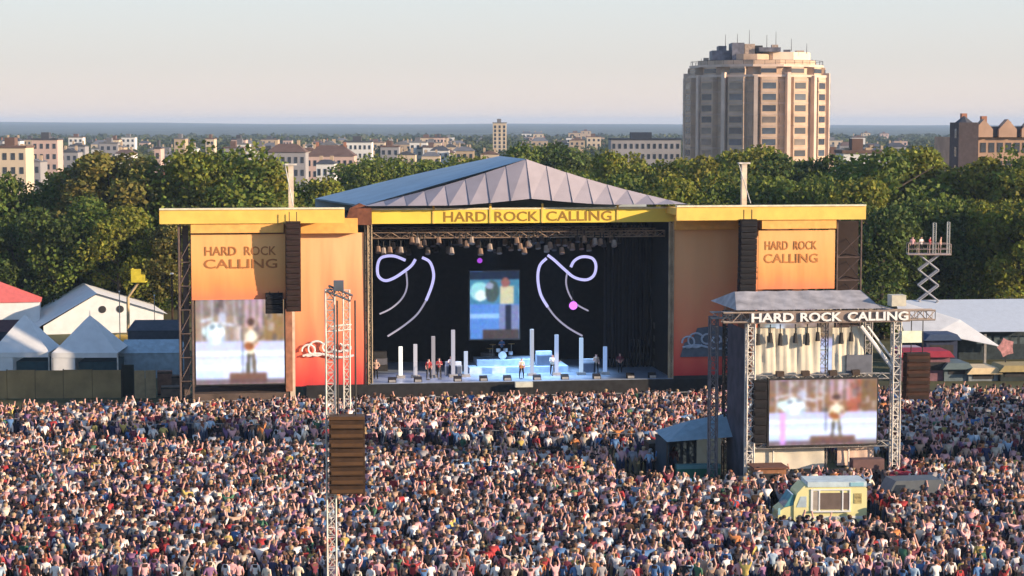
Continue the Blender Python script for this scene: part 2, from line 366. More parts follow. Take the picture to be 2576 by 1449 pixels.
# hand-placed landmarks
building(22, 372, 470, 84, 'cream', 'cream villa with dark windows at far left edge above the trees', 'flat', (4, 3))
building(112, 352, 640, 64, 'pinkish', 'pinkish block right of the cream villa at far left', 'flat', (4, 4))
building(28, 345, 900, 44, 'white', 'white house behind the cream villa roof', 'hip', (3, 2))
building(84, 400, 520, 34, 'grey', 'low grey house in shade between the cream villa and the trees', 'gable', (2, 2))
building(190, 346, 1300, 36, 'white', 'bright white block alone on the skyline, above the leftmost tall trees', 'flat', (3, 3))
building(322, 346, 1300, 34, 'white', 'bright white house on the skyline over the white marquee', 'flat', (3, 2))
building(396, 374, 560, 16, 'pinkish', 'narrow pinkish tower between the left trees', 'flat', (1, 5), depth=6)
building(416, 425, 500, 26, 'brick red', 'small red-brick house low between the left trees', 'gable', (2, 2))
building(452, 350, 900, 28, 'tan', 'tan slab block with chimney above the left yellow fascia end', 'flat', (2, 4))
building(528, 350, 1000, 22, 'cream', 'slim cream tower above the left wing banner', 'flat', (2, 5), depth=8)
building(600, 352, 950, 36, 'pinkish', 'pinkish block left of the left mast', 'flat', (3, 3))
t = building(1257, 310, 1100, 34, 'cream', 'slim cream tower block over the grey stage roof, higher than its neighbours', 'flat', (3, 9), depth=10, name='tower_block')
building(2168, 386, 330, 92, 'white', 'white flat-topped pavilion among the trees right of the tower block', 'flat', (5, 1), depth=8)
building(1625, 352, 640, 175, 'grey', 'long dark block between stage roof and round tower block', 'flat', (12, 3), roofm=mat('navy_roof', (.03, .04, .06), .7))
building(720, 362, 520, 96, 'grey', 'grey terrace with attic windows just left of the left mast top', 'hip', (6, 2))
building(830, 366, 560, 120, 'pinkish', 'broad pinkish mansion with many windows right of the left mast top', 'hip', (8, 4))
building(900, 358, 800, 70, 'white', 'white terrace beside the broad pinkish mansion', 'flat', (6, 3))
building(1900, 330, 800, 40, 'tan', 'tan block hidden mostly by the round tower', 'flat', (3, 3))
# the many small ones
def town():
    zones = [(150, 640, 'on skyline left of the left mast', 34, (352, 400)), (650, 900, 'on skyline near the left mast', 34, (345, 430)), (905, 1235, 'on skyline above left roof slope', 52, (346, 385)),
             (1290, 1540, 'on skyline behind the roof peak', 22, (330, 395)), (2090, 2400, 'on skyline between tower block and mansion', 20, (335, 395)), (10, 140, 'on skyline at far left', 4, (342, 352))]
    for (u0, u1, wh, n, (v0, v1)) in zones:
        us = sorted(random.uniform(u0, u1) for _ in range(n)); items = []
        for u in us:
            vt = v0 + (v1 - v0) * random.random() ** 1.3; col = random.choice(['cream', 'cream', 'white', 'white', 'pinkish', 'tan', 'tan', 'grey', 'grey'])
            dv = vt - 312; H = random.uniform(8, 16); Y = min(2600, max(480, (CAMZ - H) * FPX / dv)); items.append((u, vt, Y, col))
        cnt = {}
        for it in items: cnt.setdefault(it[3], []).append(it)
        for (u, vt, Y, col) in items:
            idx = cnt[col].index((u, vt, Y, col)); N_ = len(cnt[col])
            wpx = random.uniform(9, 17) * FPX / Y * random.choice((.6, .8, 1)); wpx = min(46, max(10, wpx))
            building(u, vt, Y, wpx, col, '%s of the small %s buildings %s' % (ordinal(idx, N_), col, wh) if N_ > 1 else 'the only small %s building %s' % (col, wh),
                     random.choice(['flat', 'hip', 'gable']), (3, 2) if Y < 1500 else (2, 1))
town()

# ---------------------------------------------------------------- round tower block
def tower():
    Y = 560; s = FPX / Y; c = at(1901, 400, Y); Rr = 190 / s; NB = 14; A0 = R(3)
    z = lambda v: CAMZ + (312 - v) / s
    t = thing('tower_block', 'tall many-sided tower block of flats with sunlit right side and cluttered stepped roof', 'building', (c.x * (Y + Rr) / Y, Y + Rr, 0), 0)
    wl = mat('tower_concrete', (.52, .37, .26), .85, var=.22, scale=.25); wl2 = mat('tower_pier', (.64, .49, .39), .8, var=.15, scale=.3); wl3 = mat('tower_spandrel', (.50, .37, .29), .85, var=.2, scale=.4)
    def ring(z0, z1, r, name, m, bay=1.7, parent=t):
        pts = []
        for k in range(NB):
            a0 = A0 + 2 * math.pi * k / NB; da = 2 * math.pi / NB
            for f_, rr in ((.0, r - bay), (.20, r - bay), (.26, r), (.74, r), (.80, r - bay)):
                a = a0 + da * f_; rr = rr / math.cos((f_ - .5) * da) * math.cos(.24 * da); pts.append((math.cos(a) * rr, math.sin(a) * rr))
        b = MB(); n = len(pts); b.v = [(x, y, z0) for x, y in pts] + [(x, y, z1) for x, y in pts]
        b.f = [(i, (i + 1) % n, n + (i + 1) % n, n + i) for i in range(n)] + [tuple(range(n, 2 * n)), tuple(range(n - 1, -1, -1))]; b.c = [(1, 1, 1)] * len(b.f)
        return b.build(name, m, parent)
    zt = z(194); ring(-2, zt, Rr, 'wall', wl)
    for j in range(11):                     # proud spandrel band at each floor
        zz = zt - .55 - j * 3.15 - 3.15 * .0; ring(zz - .65, zz - .2, Rr + .08, 'floor_band', wl3)
    for k in range(NB):
        a = A0 + 2 * math.pi * (k + .1) / NB; x, y = math.cos(a) * (Rr - 1.2), math.sin(a) * (Rr - 1.2)
        if y > 6: continue
        o = MB().box(-.6, 1.35, -.55, .55, -2, zt + (1.3 if k % 2 else .5)).build('pier', wl2, t); o.location = (x, y, 0); o.rotation_euler = (0, 0, a)
    def poly(z0, z1, r, name, m, n=14, x0=0, y0=0, sx_=1):
        b = MB(); b.v = [(x0 + sx_ * math.cos(A0 + 6.2832 * k / n) * r, y0 + math.sin(A0 + 6.2832 * k / n) * r, zz) for zz in (z0, z1) for k in range(n)]
        b.f = [(i, (i + 1) % n, n + (i + 1) % n, n + i) for i in range(n)] + [tuple(range(n, 2 * n)), tuple(range(n - 1, -1, -1))]; b.c = [(1, 1, 1)] * len(b.f)
        return b.build(name, m, t)
    poly(zt + .01, z(188), Rr - .6, 'cornice', wl2); ring(z(188) + .01, z(168), Rr - 1.4, 'upper_storey', wl, 2.0); poly(z(168) + .01, z(162), Rr - 1.6, 'upper_cornice', wl2)
    poly(z(162) + .01, z(150), Rr - 4.0, 'penthouse_storey', wl); poly(z(150) + .01, z(128), 9.6, 'roof_drum', mat('roof_drum_cream', (.74, .60, .46), .8, var=.1, scale=.3), 10, 6.2, 1.5, 1.0); poly(z(150) + .01, z(134), 5.6, 'roof_drum', wl, 9, -2.5, -6)
    pm = mat('plant_room_metal', (.13, .13, .16), .6, var=.5, scale=.6); pm2 = mat('plant_room_tan', (.40, .30, .23), .8, var=.3)
    for (x0, x1, y0, y1, za, zb, m) in ((-13.5, -8.2, -7, 2, 150, 124, pm), (-11.6, -9.4, -6, 0, 124, 112, pm), (-8.1, -4.6, -9, 0, 150, 105, pm), (-4.5, -1.6, -9, -2, 134, 108, pm2), (-.6, 5.6, -10, -3.5, 128, 117, pm), (-1.4, .6, -8.9, -6, 133.8, 112, M_dark), (3.2, 5.0, -9, -7, 116.8, 110, pm2),
                                        (7.4, 9.2, -4, -2, 127.8, 121, pm), (11.0, 13.2, -3, 0, 127.8, 123, pm2), (-15.6, -14.2, -4, -2, 150, 142, pm2)):
        MB().box(x0, x1, y0, y1, z(za) + .01, z(zb)).build('plant_room', m, t)
    for x, h, zb in ((-9.8, 3.2, 112), (-6.4, 2.6, 105), (-3, 4.0, 108), (2, 3.6, 117), (4.6, 4.6, 117), (9, 3.0, 121), (13.4, 2.4, 128), (16, 2.0, 162), (-16, 2.2, 162)):
        MB().bar((x, -7 if abs(x) < 14 else 0, z(zb) - .5), (x, -7 if abs(x) < 14 else 0, z(zb) + h), .10, 4, .05).build('antenna', M_dark, t)
    b = MB()
    for k in range(40):
        a = 6.2832 * k / 40; b.bar((math.cos(a) * (Rr - 2.2), math.sin(a) * (Rr - 2.2), z(162)), (math.cos(a) * (Rr - 2.2), math.sin(a) * (Rr - 2.2), z(162) + 1.2), .06, 3)
        a2 = a + 6.2832 / 40; b.bar((math.cos(a) * (Rr - 2.2), math.sin(a) * (Rr - 2.2), z(162) + 1.2), (math.cos(a2) * (Rr - 2.2), math.sin(a2) * (Rr - 2.2), z(162) + 1.2), .06, 3)
    b.build('railing', M_dark, t)
    wms = [mat('tower_window_%s' % nm, cc, .15, var=.5, scale=.3, spec=.9) for nm, cc in (('dark', (.03, .035, .05)), ('blind', (.16, .13, .11)), ('blue', (.06, .08, .11)))]
    wmesh = [MB().box(-1.85, 1.85, -.06, .06, -.85, .85).mesh('window', m) for m in wms]; extra = MB()
    vis = sorted(range(NB), key=lambda k: math.sin(A0 + 2 * math.pi * (k + .5) / NB))[:8]
    for k in vis:
        a = A0 + 2 * math.pi * (k + .5) / NB; ca, sa = math.cos(a), math.sin(a)
        for j in range(11):
            zz = zt - 2.42 - j * 3.15
            if zz < 4: continue
            o = link('window', random.choice((wmesh[0], wmesh[0], wmesh[1], wmesh[2])), t); rr = Rr * math.cos(.24 * 2 * math.pi / NB)
            o.location = (ca * rr, sa * rr, zz); o.rotation_euler = (0, 0, a + math.pi / 2)
            for sgn in (-.37, .37):
                a2 = a + sgn * 2 * math.pi / NB; r2 = (Rr - 1.75) * .985
                extra.bar((math.cos(a2) * r2, math.sin(a2) * r2, zz - .8), (math.cos(a2) * r2, math.sin(a2) * r2, zz + .8), .55, 4)
    tag(extra.build('side_windows', wms[0], t), kind='stuff')
    for k in vis:
        a = A0 + 2 * math.pi * (k + .5) / NB; o = MB().box(-2.2, 2.2, -.06, .06, -.6, .6).build('upper_window', wms[0], t); rr = (Rr - 1.4) * math.cos(.24 * 2 * math.pi / NB)
        o.location = (math.cos(a) * rr, math.sin(a) * rr, z(178)); o.rotation_euler = (0, 0, a + math.pi / 2)
tower()

def mansion():
    Y = 330; s = FPX / Y; x0 = at(2405, 400, Y).x; x1 = at(2640, 400, Y).x; z = lambda v: CAMZ + (312 - v) / s
    t = thing('mansion_block', 'old red and cream mansion block with turrets and gables at right edge', 'building', ((x0 + x1) / 2, Y + 7, 0), R(4))
    W = x1 - x0; br = WM['brick red']; cr = mat('sandstone', (.42, .27, .19), .85, scale=.4)
    MB().box(-W / 2, W / 2, -6, 8, -1, z(345)).build('wall', cr, t)
    MB().box(-W / 2 - .3, -W / 2 + 3.0, -7.2, -2, -1, z(308)).build('corner_tower', mat('shaded_side_stone', (.07, .055, .06), .85), t)  # stone darkened to give the mansion's shaded left side
    rf = MB(); rf.prism([(-W / 2 + 3, z(345) + .01), (W / 2, z(345) + .01), (W / 2 - 1, z(318)), (-W / 2 + 4, z(318))], -6.2, 8.1); rf = rf.build('roof', ROOFS[0], t)
    for gx in (-W * .24, W * .02, W * .27):
        g = MB(); g.prism([(gx - 1.5, z(345)), (gx + 1.5, z(345)), (gx + 1.5, z(325)), (gx, z(300)), (gx - 1.5, z(325))], -6.9, -5); g.build('gable', cr, t)
    for cx, v in ((-W * .36, 285), (-W * .14, 292), (W * .13, 306), (W * .4, 300), (W * .48, 285)):
        MB().box(cx - .45, cx + .45, -2, -1, z(330), z(v)).build('chimney', br, rf)
    tp = MB(); tp.bar((-W / 2 + 1.3, -4.6, z(308)), (-W / 2 + 1.3, -4.6, z(292)), 1.5, 8, .1); tp.build('turret_roof', ROOFS[0], t)
    for i in range(7):
        for j in range(4):
            o = link('window', _wp, t); o.location = (-W / 2 + 4.2 + i * (W - 6) / 6.6, -6.0, z(345) - 1.7 - j * 3.0); o.scale = (.8, 1, 1)
    for j in range(5):
        MB().box(-W / 2 - .36, -W / 2 - .2, -6.2, -5.0, z(308) - 2.6 - j * 3, z(308) - 1 - j * 3).build('window', M_glass, t)
mansion()
# ---------------------------------------------------------------- main stage
so = gr(1310, 1004); ST = Frame(so, R(8))
def sx(u, ly=0, v=800): return ST.uv(u, v, ly)[0]
def sz(v, ly=0, u=1310): return ST.uv(u, v, ly)[1]
stage = thing('festival_stage', 'large festival stage with orange banner wings, yellow fascia and grey tent roof', 'stage', (so.x, so.y, 0), R(8))
M_banner = grad_mat('orange_printed_cloth', [(0.0, (.85, .24, .10)), (.22, (.86, .33, .10)), (.5, (.86, .42, .13)), (1, (.87, .47, .17))])
M_panel = grad_mat('yellow_to_red_printed_cloth', [(0.0, (.58, .045, .045)), (.14, (.76, .11, .075)), (.42, (.85, .27, .13)), (.75, (.87, .44, .20)), (1, (.87, .52, .26))])
M_letter = mat('brown_lettering', (.42, .16, .05), .8, var=0)
XL, XR = sx(930), sx(1690); ZT = sz(565); ZF = sz(958)
WL0, WL1 = sx(483, -3.4), sx(728, -3.4); RW = -5.0; WR0, WR1 = sx(1893, RW), sx(2098, RW)  # right wing set further forward so its shadow covers the inner banner
DEP = 15.0
# deck and interior
MB().box(XL - 5.5, XR + 6.5, -.6, DEP, 0.0, ZF).build('deck', mat('deck_front_black', (.02, .02, .022), .8, var=.4), stage)
MB().box(XL, XR, -.55, DEP - .1, ZF + .004, ZF + .05).build('stage_floor', mat('stage_floor_glow_tint', (.26, .31, .40), .35, var=.2), stage)  # blue glow of the stage lights is partly put into the floor colour
MB().box(XL - 5.5, XR + 6.5, DEP, DEP + .3, 0, ZT + .5).build('back_wall', M_black, stage)
for x0 in (XL - .3, XR): MB().box(x0, x0 + .3, 1.0, DEP, ZF + .01, ZT).build('side_curtain', M_black, stage)
MB().box(XL - 5.5, XR + 6.5, .6, DEP, ZT + .55, ZT + .7).build('ceiling_cloth', M_black, stage)
cb = MB()
for k in range(26):
    x = sx(1520, 8) + k * .33; cb.box(x, x + .16, 8 + .12 * math.sin(k * 2.2), 8.25 + .12 * math.sin(k * 2.2), ZF + .06, ZT - .2)
cb.build('side_drape', mat('dark_drape', (.018, .018, .024), .9), stage)
# fascia band: centre, left and right, with the deeper box cornice of the wings
fz0, fz1 = sz(560), sz(526)
c_ = MB(); c_.box(sx(936), sx(1694), -.45, 0, fz0, fz1); c_.build('fascia', mat('fascia_yellow', (.86, .62, .09), .55, var=.08, scale=.6), stage)
MB().box(sx(934), sx(1696), -.5, .2, fz1 + .003, fz1 + .14).build('fascia_trim', mat('fascia_cream', (.80, .72, .5), .6), stage)
for body, u0, u1 in (('HARD', 1115, 1222), ('ROCK', 1243, 1352), ('CALLING', 1372, 1535)):
    me = text_mesh(body, sx(u1) - sx(u0), sz(531) - sz(556), .02, mat('fascia_lettering', (.30, .17, .03), .7, var=0), .015)
    o = link('lettering', me, stage); o.location = ((sx(u0) + sx(u1)) / 2, -.465, sz(556))
for u in (1232, 1362, 1090, 1550): MB().box(sx(u) - .09, sx(u) + .09, -.53, -.451, fz0, fz1 + .5).build('fascia_divider', M_yellow, stage)
for (ua, ub, name) in ((405, 930, 'l'), (1700, 2171, 'r')):
    f_ = -3.5 if name == 'l' else -5.1; xa, xb = sx(ua, f_), sx(ub, f_)
    if name == 'l': xb = sx(868, -3.6)
    else: xa = sx(1698, f_)
    b = MB(); b.box(xa, xb, f_ - .4, f_, sz(557, f_), sz(523, f_)); b.box(xa + .2, xb - .2, f_, 0.9, sz(545, f_), sz(527, f_)); b.build('fascia', M_yellow, stage)
    b = MB(); b.box(xa, xb, f_ - .5, f_ + .2, sz(523, f_) + .003, sz(519, f_)); b.build('fascia_trim', mat('fascia_cream', (.84, .66, .36), .6), stage)
# lower box cornices
MB().box(WL0, sx(715, -3.4), -3.75, -3.2, sz(580, -3.4), sz(558, -3.4)).build('cornice', mat('cornice_orange', (.86, .45, .12), .7, var=.12), stage)
MB().box(sx(758, -.5), sx(900, -.5), -1.3, -.5, sz(582, -.5), sz(545, -.5)).build('cornice', mat('cornice_orange', (.86, .45, .12), .7, var=.12), stage)
MB().box(sx(1694, -.5), sx(1856, -.5), -1.3, -.5, sz(580, -.5), sz(545, -.5)).build('cornice', mat('cornice_orange', (.86, .45, .12), .7, var=.12), stage)
MB().box(sx(1912, RW), WR1, RW - .35, RW + .2, sz(580, RW), sz(556, RW)).build('cornice', mat('cornice_orange', (.86, .45, .12), .7, var=.12), stage)
# fluttering cloth panels
def cloth(x0, x1, y, z0, z1, name, m, amp=.05, nx=40, nz=18, parent=stage):
    b = MB(); ph = random.uniform(0, 6)
    for j in range(nz + 1):
        for i in range(nx + 1):
            t, s_ = i / nx, j / nz
            yy = y + amp * (math.sin(t * 19 + ph + s_ * 1.5) * .5 + math.sin(t * 7.3 + ph * 2 + s_ * 3) * .6) * math.sin(math.pi * min(1, max(0, s_ * .9 + .1)) * .9)
            b.v.append((x0 + (x1 - x0) * t, yy, z0 + (z1 - z0) * s_))
    for j in range(nz):
        for i in range(nx): a = j * (nx + 1) + i; b.f.append((a, a + 1, a + nx + 2, a + nx + 1)); b.c.append((1, 1, 1))
    n = len(b.v); 
    for (x, y_, z) in list(b.v): b.v.append((x, y_ + .04, z))
    for f in list(b.f): b.f.append(tuple(n + i for i in reversed(f))); b.c.append((1, 1, 1))
    return b.build(name, m, parent, smooth=True)
def words(lines, xc, y, parent, m):
    for body, w_, z0, h_ in lines:
        ws = body.split(); n = len(body); x = xc - w_ / 2
        for wd in ws:
            ww = w_ * len(wd) / n; o = link('lettering', text_mesh(wd, ww, h_, .015, m, .012), parent); o.location = (x + ww / 2, y, z0); x += ww + w_ / n
bl = cloth(WL0, WL1 - .3, -3.4, sz(745, -3.4), sz(584, -3.4), 'banner', M_banner, .02)
words([('HARD ROCK', sx(695, -3.4) - sx(516, -3.4), sz(636, -3.4), .75), ('CALLING', sx(700, -3.4) - sx(516, -3.4), sz(668, -3.4), .78)], sx(607, -3.4), -3.432, bl, M_letter)
brn = cloth(sx(1906, RW), WR1, RW, sz(735, RW), sz(584, RW), 'banner', M_banner, .02)
MB().box(WR0 - .1, WR0 + .05, RW + .1, .5, 1.4, sz(545, RW)).build('wing_side', mat('rust_cloth', (.20, .09, .05), .9), stage)  # added solid wall that keeps the sun off the right inner banner
words([('HARD ROCK', 4.6, sz(634, RW), .75), ('CALLING', 4.8, sz(668, RW), .8)], sx(1988, RW), RW - .032, brn, mat('faint_brown_lettering', (.50, .20, .06), .8, var=0))
pl = cloth(sx(733, -.4), sx(922, -.4), -.4, sz(962, -.4), sz(582, -.4), 'banner', M_panel)
pr = cloth(sx(1694, -.4), sx(1905, -.4), -.4, sz(952, -.4), sz(580, -.4), 'banner', M_panel)
# emblem on both inner banners: a white winged script over a cloud of flourishes
def emblem(xc, z, parent, s_, m):
    b = MB(); y = -.62
    for k, (a0, r_, ox, oz) in enumerate(((0, 1.15, -.9, 0), (1, .8, .1, .1), (2, .62, 1.0, .05), (3, .5, 1.7, 0), (4, .9, -1.6, -.15))):
        pts = [(xc + s_ * (ox + math.cos(t_) * r_ * .62), y, z + s_ * (oz + math.sin(t_ * 1.0) * r_ * .55)) for t_ in np.linspace(.4 + a0, 5.6 + a0, 13)]; b.tube(pts, .09 * s_, 5)
    b.tube([(xc + s_ * (-2.1 + t_ * 4.4), y, z + s_ * (-.62 + .18 * math.sin(t_ * 6.2))) for t_ in np.linspace(0, 1, 14)], .10 * s_, 5)
    return b.build('emblem', m, parent)
emblem(sx(822, -.4), sz(868, -.4), pl, 1.0, M_white); emblem(sx(1775, -.4), sz(862, -.4), pr, 1.0, mat('pale_blue_print', (.42, .5, .62), .7))
cl = MB(); cl.prism([(sx(1712, -.6), sz(905, -.6)), (sx(1722, -.6), sz(870, -.6)), (sx(1745, -.6), sz(855, -.6)), (sx(1755, -.6), sz(832, -.6)), (sx(1800, -.6), sz(826, -.6)), (sx(1850, -.6), sz(835, -.6)), (sx(1850, -.6), sz(905, -.6))], -.58, -.545)
cl.build('printed_guitar_shape', mat('printed_teal', (.10, .13, .17), .7), pr)
# roof: pleated front slope, long ridge to the back, left and right slopes
zr = sz(401); ze = sz(517); xr_ = sx(1330); xe0, xe1 = sx(918), sx(1736)
def roof():
    b = MB(); n = 16
    for half in (0, 1):
        for i in range(8):
            t0, t1 = i / 8, (i + 1) / 8
            xa, xb = (xe0, xr_) if half == 0 else (xr_, xe1)
            def top(t): return (xa + (xb - xa) * t, ze + (zr - ze) * (t if half == 0 else 1 - t) ** 1.0 - .25 * math.sin(math.pi * t))
            def bot(t): x = xa + (xb - xa) * t; return (x, ze + .1 + .55 * max(0, 1 - abs(x - xr_) / 6.5) ** 1.2)
            ks = 1
            for k in range(ks):
                ta, tb = t0 + (t1 - t0) * k / ks, t0 + (t1 - t0) * (k + 1) / ks
                da, db = (.0, .14)
                (x0, z0), (x1, z1) = top(ta), top(tb); (u0, w0), (u1, w1) = bot(ta), bot(tb)
                b.face([(u0, -1.7 + da, w0), (u1, -1.7 + db, w1), (x1, 1.5 + db * .4, z1), (x0, 1.5 + da * .4, z0)])
    o = b.build('front_gable', mat('grey_tent_cloth', (.36, .32, .345), .7, var=.08, scale=.7), stage)
    b = MB(); yb = DEP + 4
    NS = 10
    for s_, xe in ((0, xe0), (1, xe1)):
        for i in range(NS):
            t0, t1 = i / NS, (i + 1) / NS
            def P(t, y): return (xr_ + (xe - (3.4 * (y - 1.5) / (yb - 1.5) if s_ == 0 else 0) - xr_) * t, y, zr + (ze - zr) * t + (.12 if s_ == 0 else -.25) * math.sin(math.pi * t) * (1 if s_ else (y - 1.5) / (yb - 1.5)))
            for j in range(6):
                y0, y1 = 1.5 + (yb - 1.5) * j / 6, 1.5 + (yb - 1.5) * (j + 1) / 6
                f = [P(t0, y0), P(t1, y0), P(t1, y1), P(t0, y1)]; b.face(f); b.face([(x, y, z - .12) for x, y, z in reversed(f)])
        b.face([P(0, yb), P(1, yb), (xe - (3.4 if s_ == 0 else 0), yb, ze - 1.5), (xr_, yb, ze - 1.5)])
    b.build('roof', mat('blue_grey_tent_cloth', (.42, .50, .55), .65, var=.1, scale=.5), stage)
    b = MB(); b.truss((sx(880), .2, ze - .6), (sx(1740), .2, ze - .6), .7, .06, 1.2); b.truss((sx(925), -.2, ZF), (sx(925), -.2, ZT + 1), .5, .06, .8)
    b.build('roof_truss', M_dark, stage)
    b = MB(); b.prism([(sx(868), sz(560)), (sx(934), sz(562)), (sx(934), sz(520)), (sx(905), sz(508)), (sx(880), sz(520))], -1.2, -.2); b.build('corner_block', mat('rust_brown', (.16, .06, .035), .8, var=.4), stage)
roof()
# portal posts and scaffold of the wings
for u in (930, 1686):
    b = MB(); b.truss((sx(u), -.3, 0), (sx(u), -.3, ZT + .2), .34, .05, .55); b.box(sx(u) - .1, sx(u) + .1, -.12, .1, ZF, ZT); b.build('portal_post', mat('sandy_metal', (.42, .33, .22), .6, var=.3, scale=1), stage)
def scaffold(u0, u1, ly0, ly1, vtop, m):
    x0, x1 = sx(u0, ly0), sx(u1, ly0); zt = sz(vtop, ly0); b = MB()
    for x in (x0, x1):
        for y in (ly0, ly1): b.bar((x, y, 0), (x, y, zt), .09, 5)
    for k in range(int(zt / 2)):
        z0 = 2 * k + .5
        for y in (ly0, ly1): b.bar((x0, y, z0), (x1, y, z0), .05, 4); b.bar((x0, y, z0), (x1, y, z0 + 2), .04, 4)
        for x in (x0, x1): b.bar((x, ly0, z0), (x, ly1, z0), .05, 4); b.bar((x, ly0, z0), (x, ly1, z0 + 2), .04, 4)
    return b.build('scaffold', m, stage)
scaffold(452, 484, -3.3, 1.5, 560, mat('brown_scaffold', (.13, .09, .075), .7, var=.3)); scaffold(2104, 2164, -4.8, 1.5, 556, mat('brown_scaffold', (.13, .09, .075)))
MB().box(sx(462, -2), sx(476, -2), -2.2, -1.8, 0, sz(562, -2)).build('wing_post', mat('brown_post', (.12, .085, .07), .8), stage)
MB().box(sx(2110, -1), sx(2160, -1), -.6, -.4, 3, sz(562, -1)).build('scaffold_netting', mat('dark_netting', (.035, .022, .018), .9), stage)
for (xa, xb) in ((WL0 + .1, WL1 - .1), (sx(1906, RW), WR1 - .1)):
    MB().box(xa, xb, -2.9, 3, 0.0, 1.35).build('wing_base', mat('brown_base', (.10, .07, .055), .85, var=.4, scale=.8), stage)
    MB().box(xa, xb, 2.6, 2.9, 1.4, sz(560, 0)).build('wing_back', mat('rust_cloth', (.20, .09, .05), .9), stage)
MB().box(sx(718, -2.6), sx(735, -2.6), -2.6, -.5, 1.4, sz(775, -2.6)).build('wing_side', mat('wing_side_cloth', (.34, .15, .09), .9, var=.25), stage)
# steps and monitor in front
MB().box(sx(1296, -1.5), sx(1340, -1.5), -1.7, -1.2, ZF - .35, ZF + .1).build('stage_lip_panel', mat('pale_panel', (.55, .55, .48), .7), stage)
# ---- masts that carry the loudspeakers
for u, lab in ((735, 'pale pole mast rising above the left half of the yellow fascia'), (1868, 'pale pole mast rising above the right half of the yellow fascia')):
    x = sx(u, -.9); t = thing('speaker_mast', lab, 'mast', ST.w(x, -.9, 0), R(8), 'loudspeaker masts of the stage')
    MB().box(-.22, .22, -.22, .22, 0, sz(414, -.9)).build('pole', mat('mast_paint', (.62, .52, .42), .6), t)
    b = MB(); b.box(-.5, .5, -.3, .3, sz(414, -.9), sz(410, -.9)); b.bar((-.5, 0, sz(411, -.9)), (.1, -2.0, sz(512, -.9)), .04, 4); b.build('head_beam', M_alu_l, t)
# ---- line arrays
def line_array(fr, u0, u1, v0, v1, ly, n, label, m, m2, hang, group='hanging loudspeaker arrays', curve=.5, dp=1.0):
    x0, x1 = fr.uv(u0, (v0 + v1) / 2, ly)[0], fr.uv(u1, (v0 + v1) / 2, ly)[0]; z1, z0 = fr.uv(u0, v0, ly)[1], fr.uv(u0, v1, ly)[1]; W = x1 - x0; H = z1 - z0
    t = thing('line_array', label, 'loudspeaker', fr.w((x0 + x1) / 2, ly, z0), fr.rz, group)
    h = H / n
    for k in range(n):
        y = -curve * ((n - 1 - k) / n) ** 2 * -1; zz = k * h; b = MB()
        b.prism([(-W / 2, zz + .02), (W / 2, zz + .02), (W / 2, zz + h - .02), (-W / 2, zz + h - .02)], y, y + dp)
        o = b.build('speaker_box', m, t)
        g = MB(); g.box(-W / 2 + .08, W / 2 - .08, y - .035, y - .002, zz + .07, zz + h * .55); g.build('grille', m2, o)
    b = MB(); b.box(-W / 2, W / 2, .05, dp - .05, H + .003, H + .14); b.build('fly_frame', m2, t)
    for x in (-W * .25, W * .25): MB().bar((x, dp / 2, H + .1), (x, dp / 2, hang - z0), .035, 4).build('hoist_chain', M_dark, t)
M_spk2 = mat('speaker_grille', (.028, .016, .012), .85, var=.3); M_spkb = mat('speaker_black', (.012, .010, .012), .8)
line_array(ST, 720, 757, 562, 786, -4.9, 16, 'tall dark brown loudspeaker column hanging before the left orange banners', mat('speaker_dark_brown', (.03, .014, .012), .8, var=.3), M_spk2, sz(530, -4.9))
line_array(ST, 1864, 1904, 556, 790, -6.0, 16, 'tall black loudspeaker column hanging between the right orange banners', M_spkb, M_black, sz(530, -4.9))
line_array(ST, 668, 712, 742, 790, -3.9, 4, 'short black loudspeaker cluster under the left wing banner', M_spkb, M_black, sz(745, -3.9) + .6, curve=.1)
# ---- screens
def img_screen(name, fr, u0, v0, u1, v1, ly, label, paint, strength, nx=54, ny=36, frame_m=None, group=None):
    x0, zt = fr.uv(u0, v0, ly); x1, zb = fr.uv(u1, v1, ly)
    t = thing(name, label, 'video screen', fr.w((x0 + x1) / 2, ly, zb), fr.rz, group); W = x1 - x0; H = zt - zb
    b = MB()
    for j in range(ny):
        for i in range(nx):
            xa, xb = -W / 2 + W * i / nx, -W / 2 + W * (i + 1) / nx; za, zc = H * j / ny, H * (j + 1) / ny
            b.face([(xa, -.02, za), (xb, -.02, za), (xb, -.02, zc), (xa, -.02, zc)], lin(paint((i + .5) / nx, 1 - (j + .5) / ny)))
    m = mat('lit_picture_%d' % int(strength * 100), (0, 0, 0), .5, var=0, attr='Col', emit='attr', estr=strength)
    m.node_tree.nodes['Principled BSDF'].inputs['Base Color'].default_value = (.01, .01, .01, 1)
    for l in list(m.node_tree.links):
        if l.to_socket.name == 'Base Color': m.node_tree.links.remove(l)
    b.build('display', m, t, colors=True)
    f = MB(); f.box(-W / 2 - .1, W / 2 + .1, 0, .35, -.1, H + .1); f.build('casing', frame_m or M_dark, t); return t
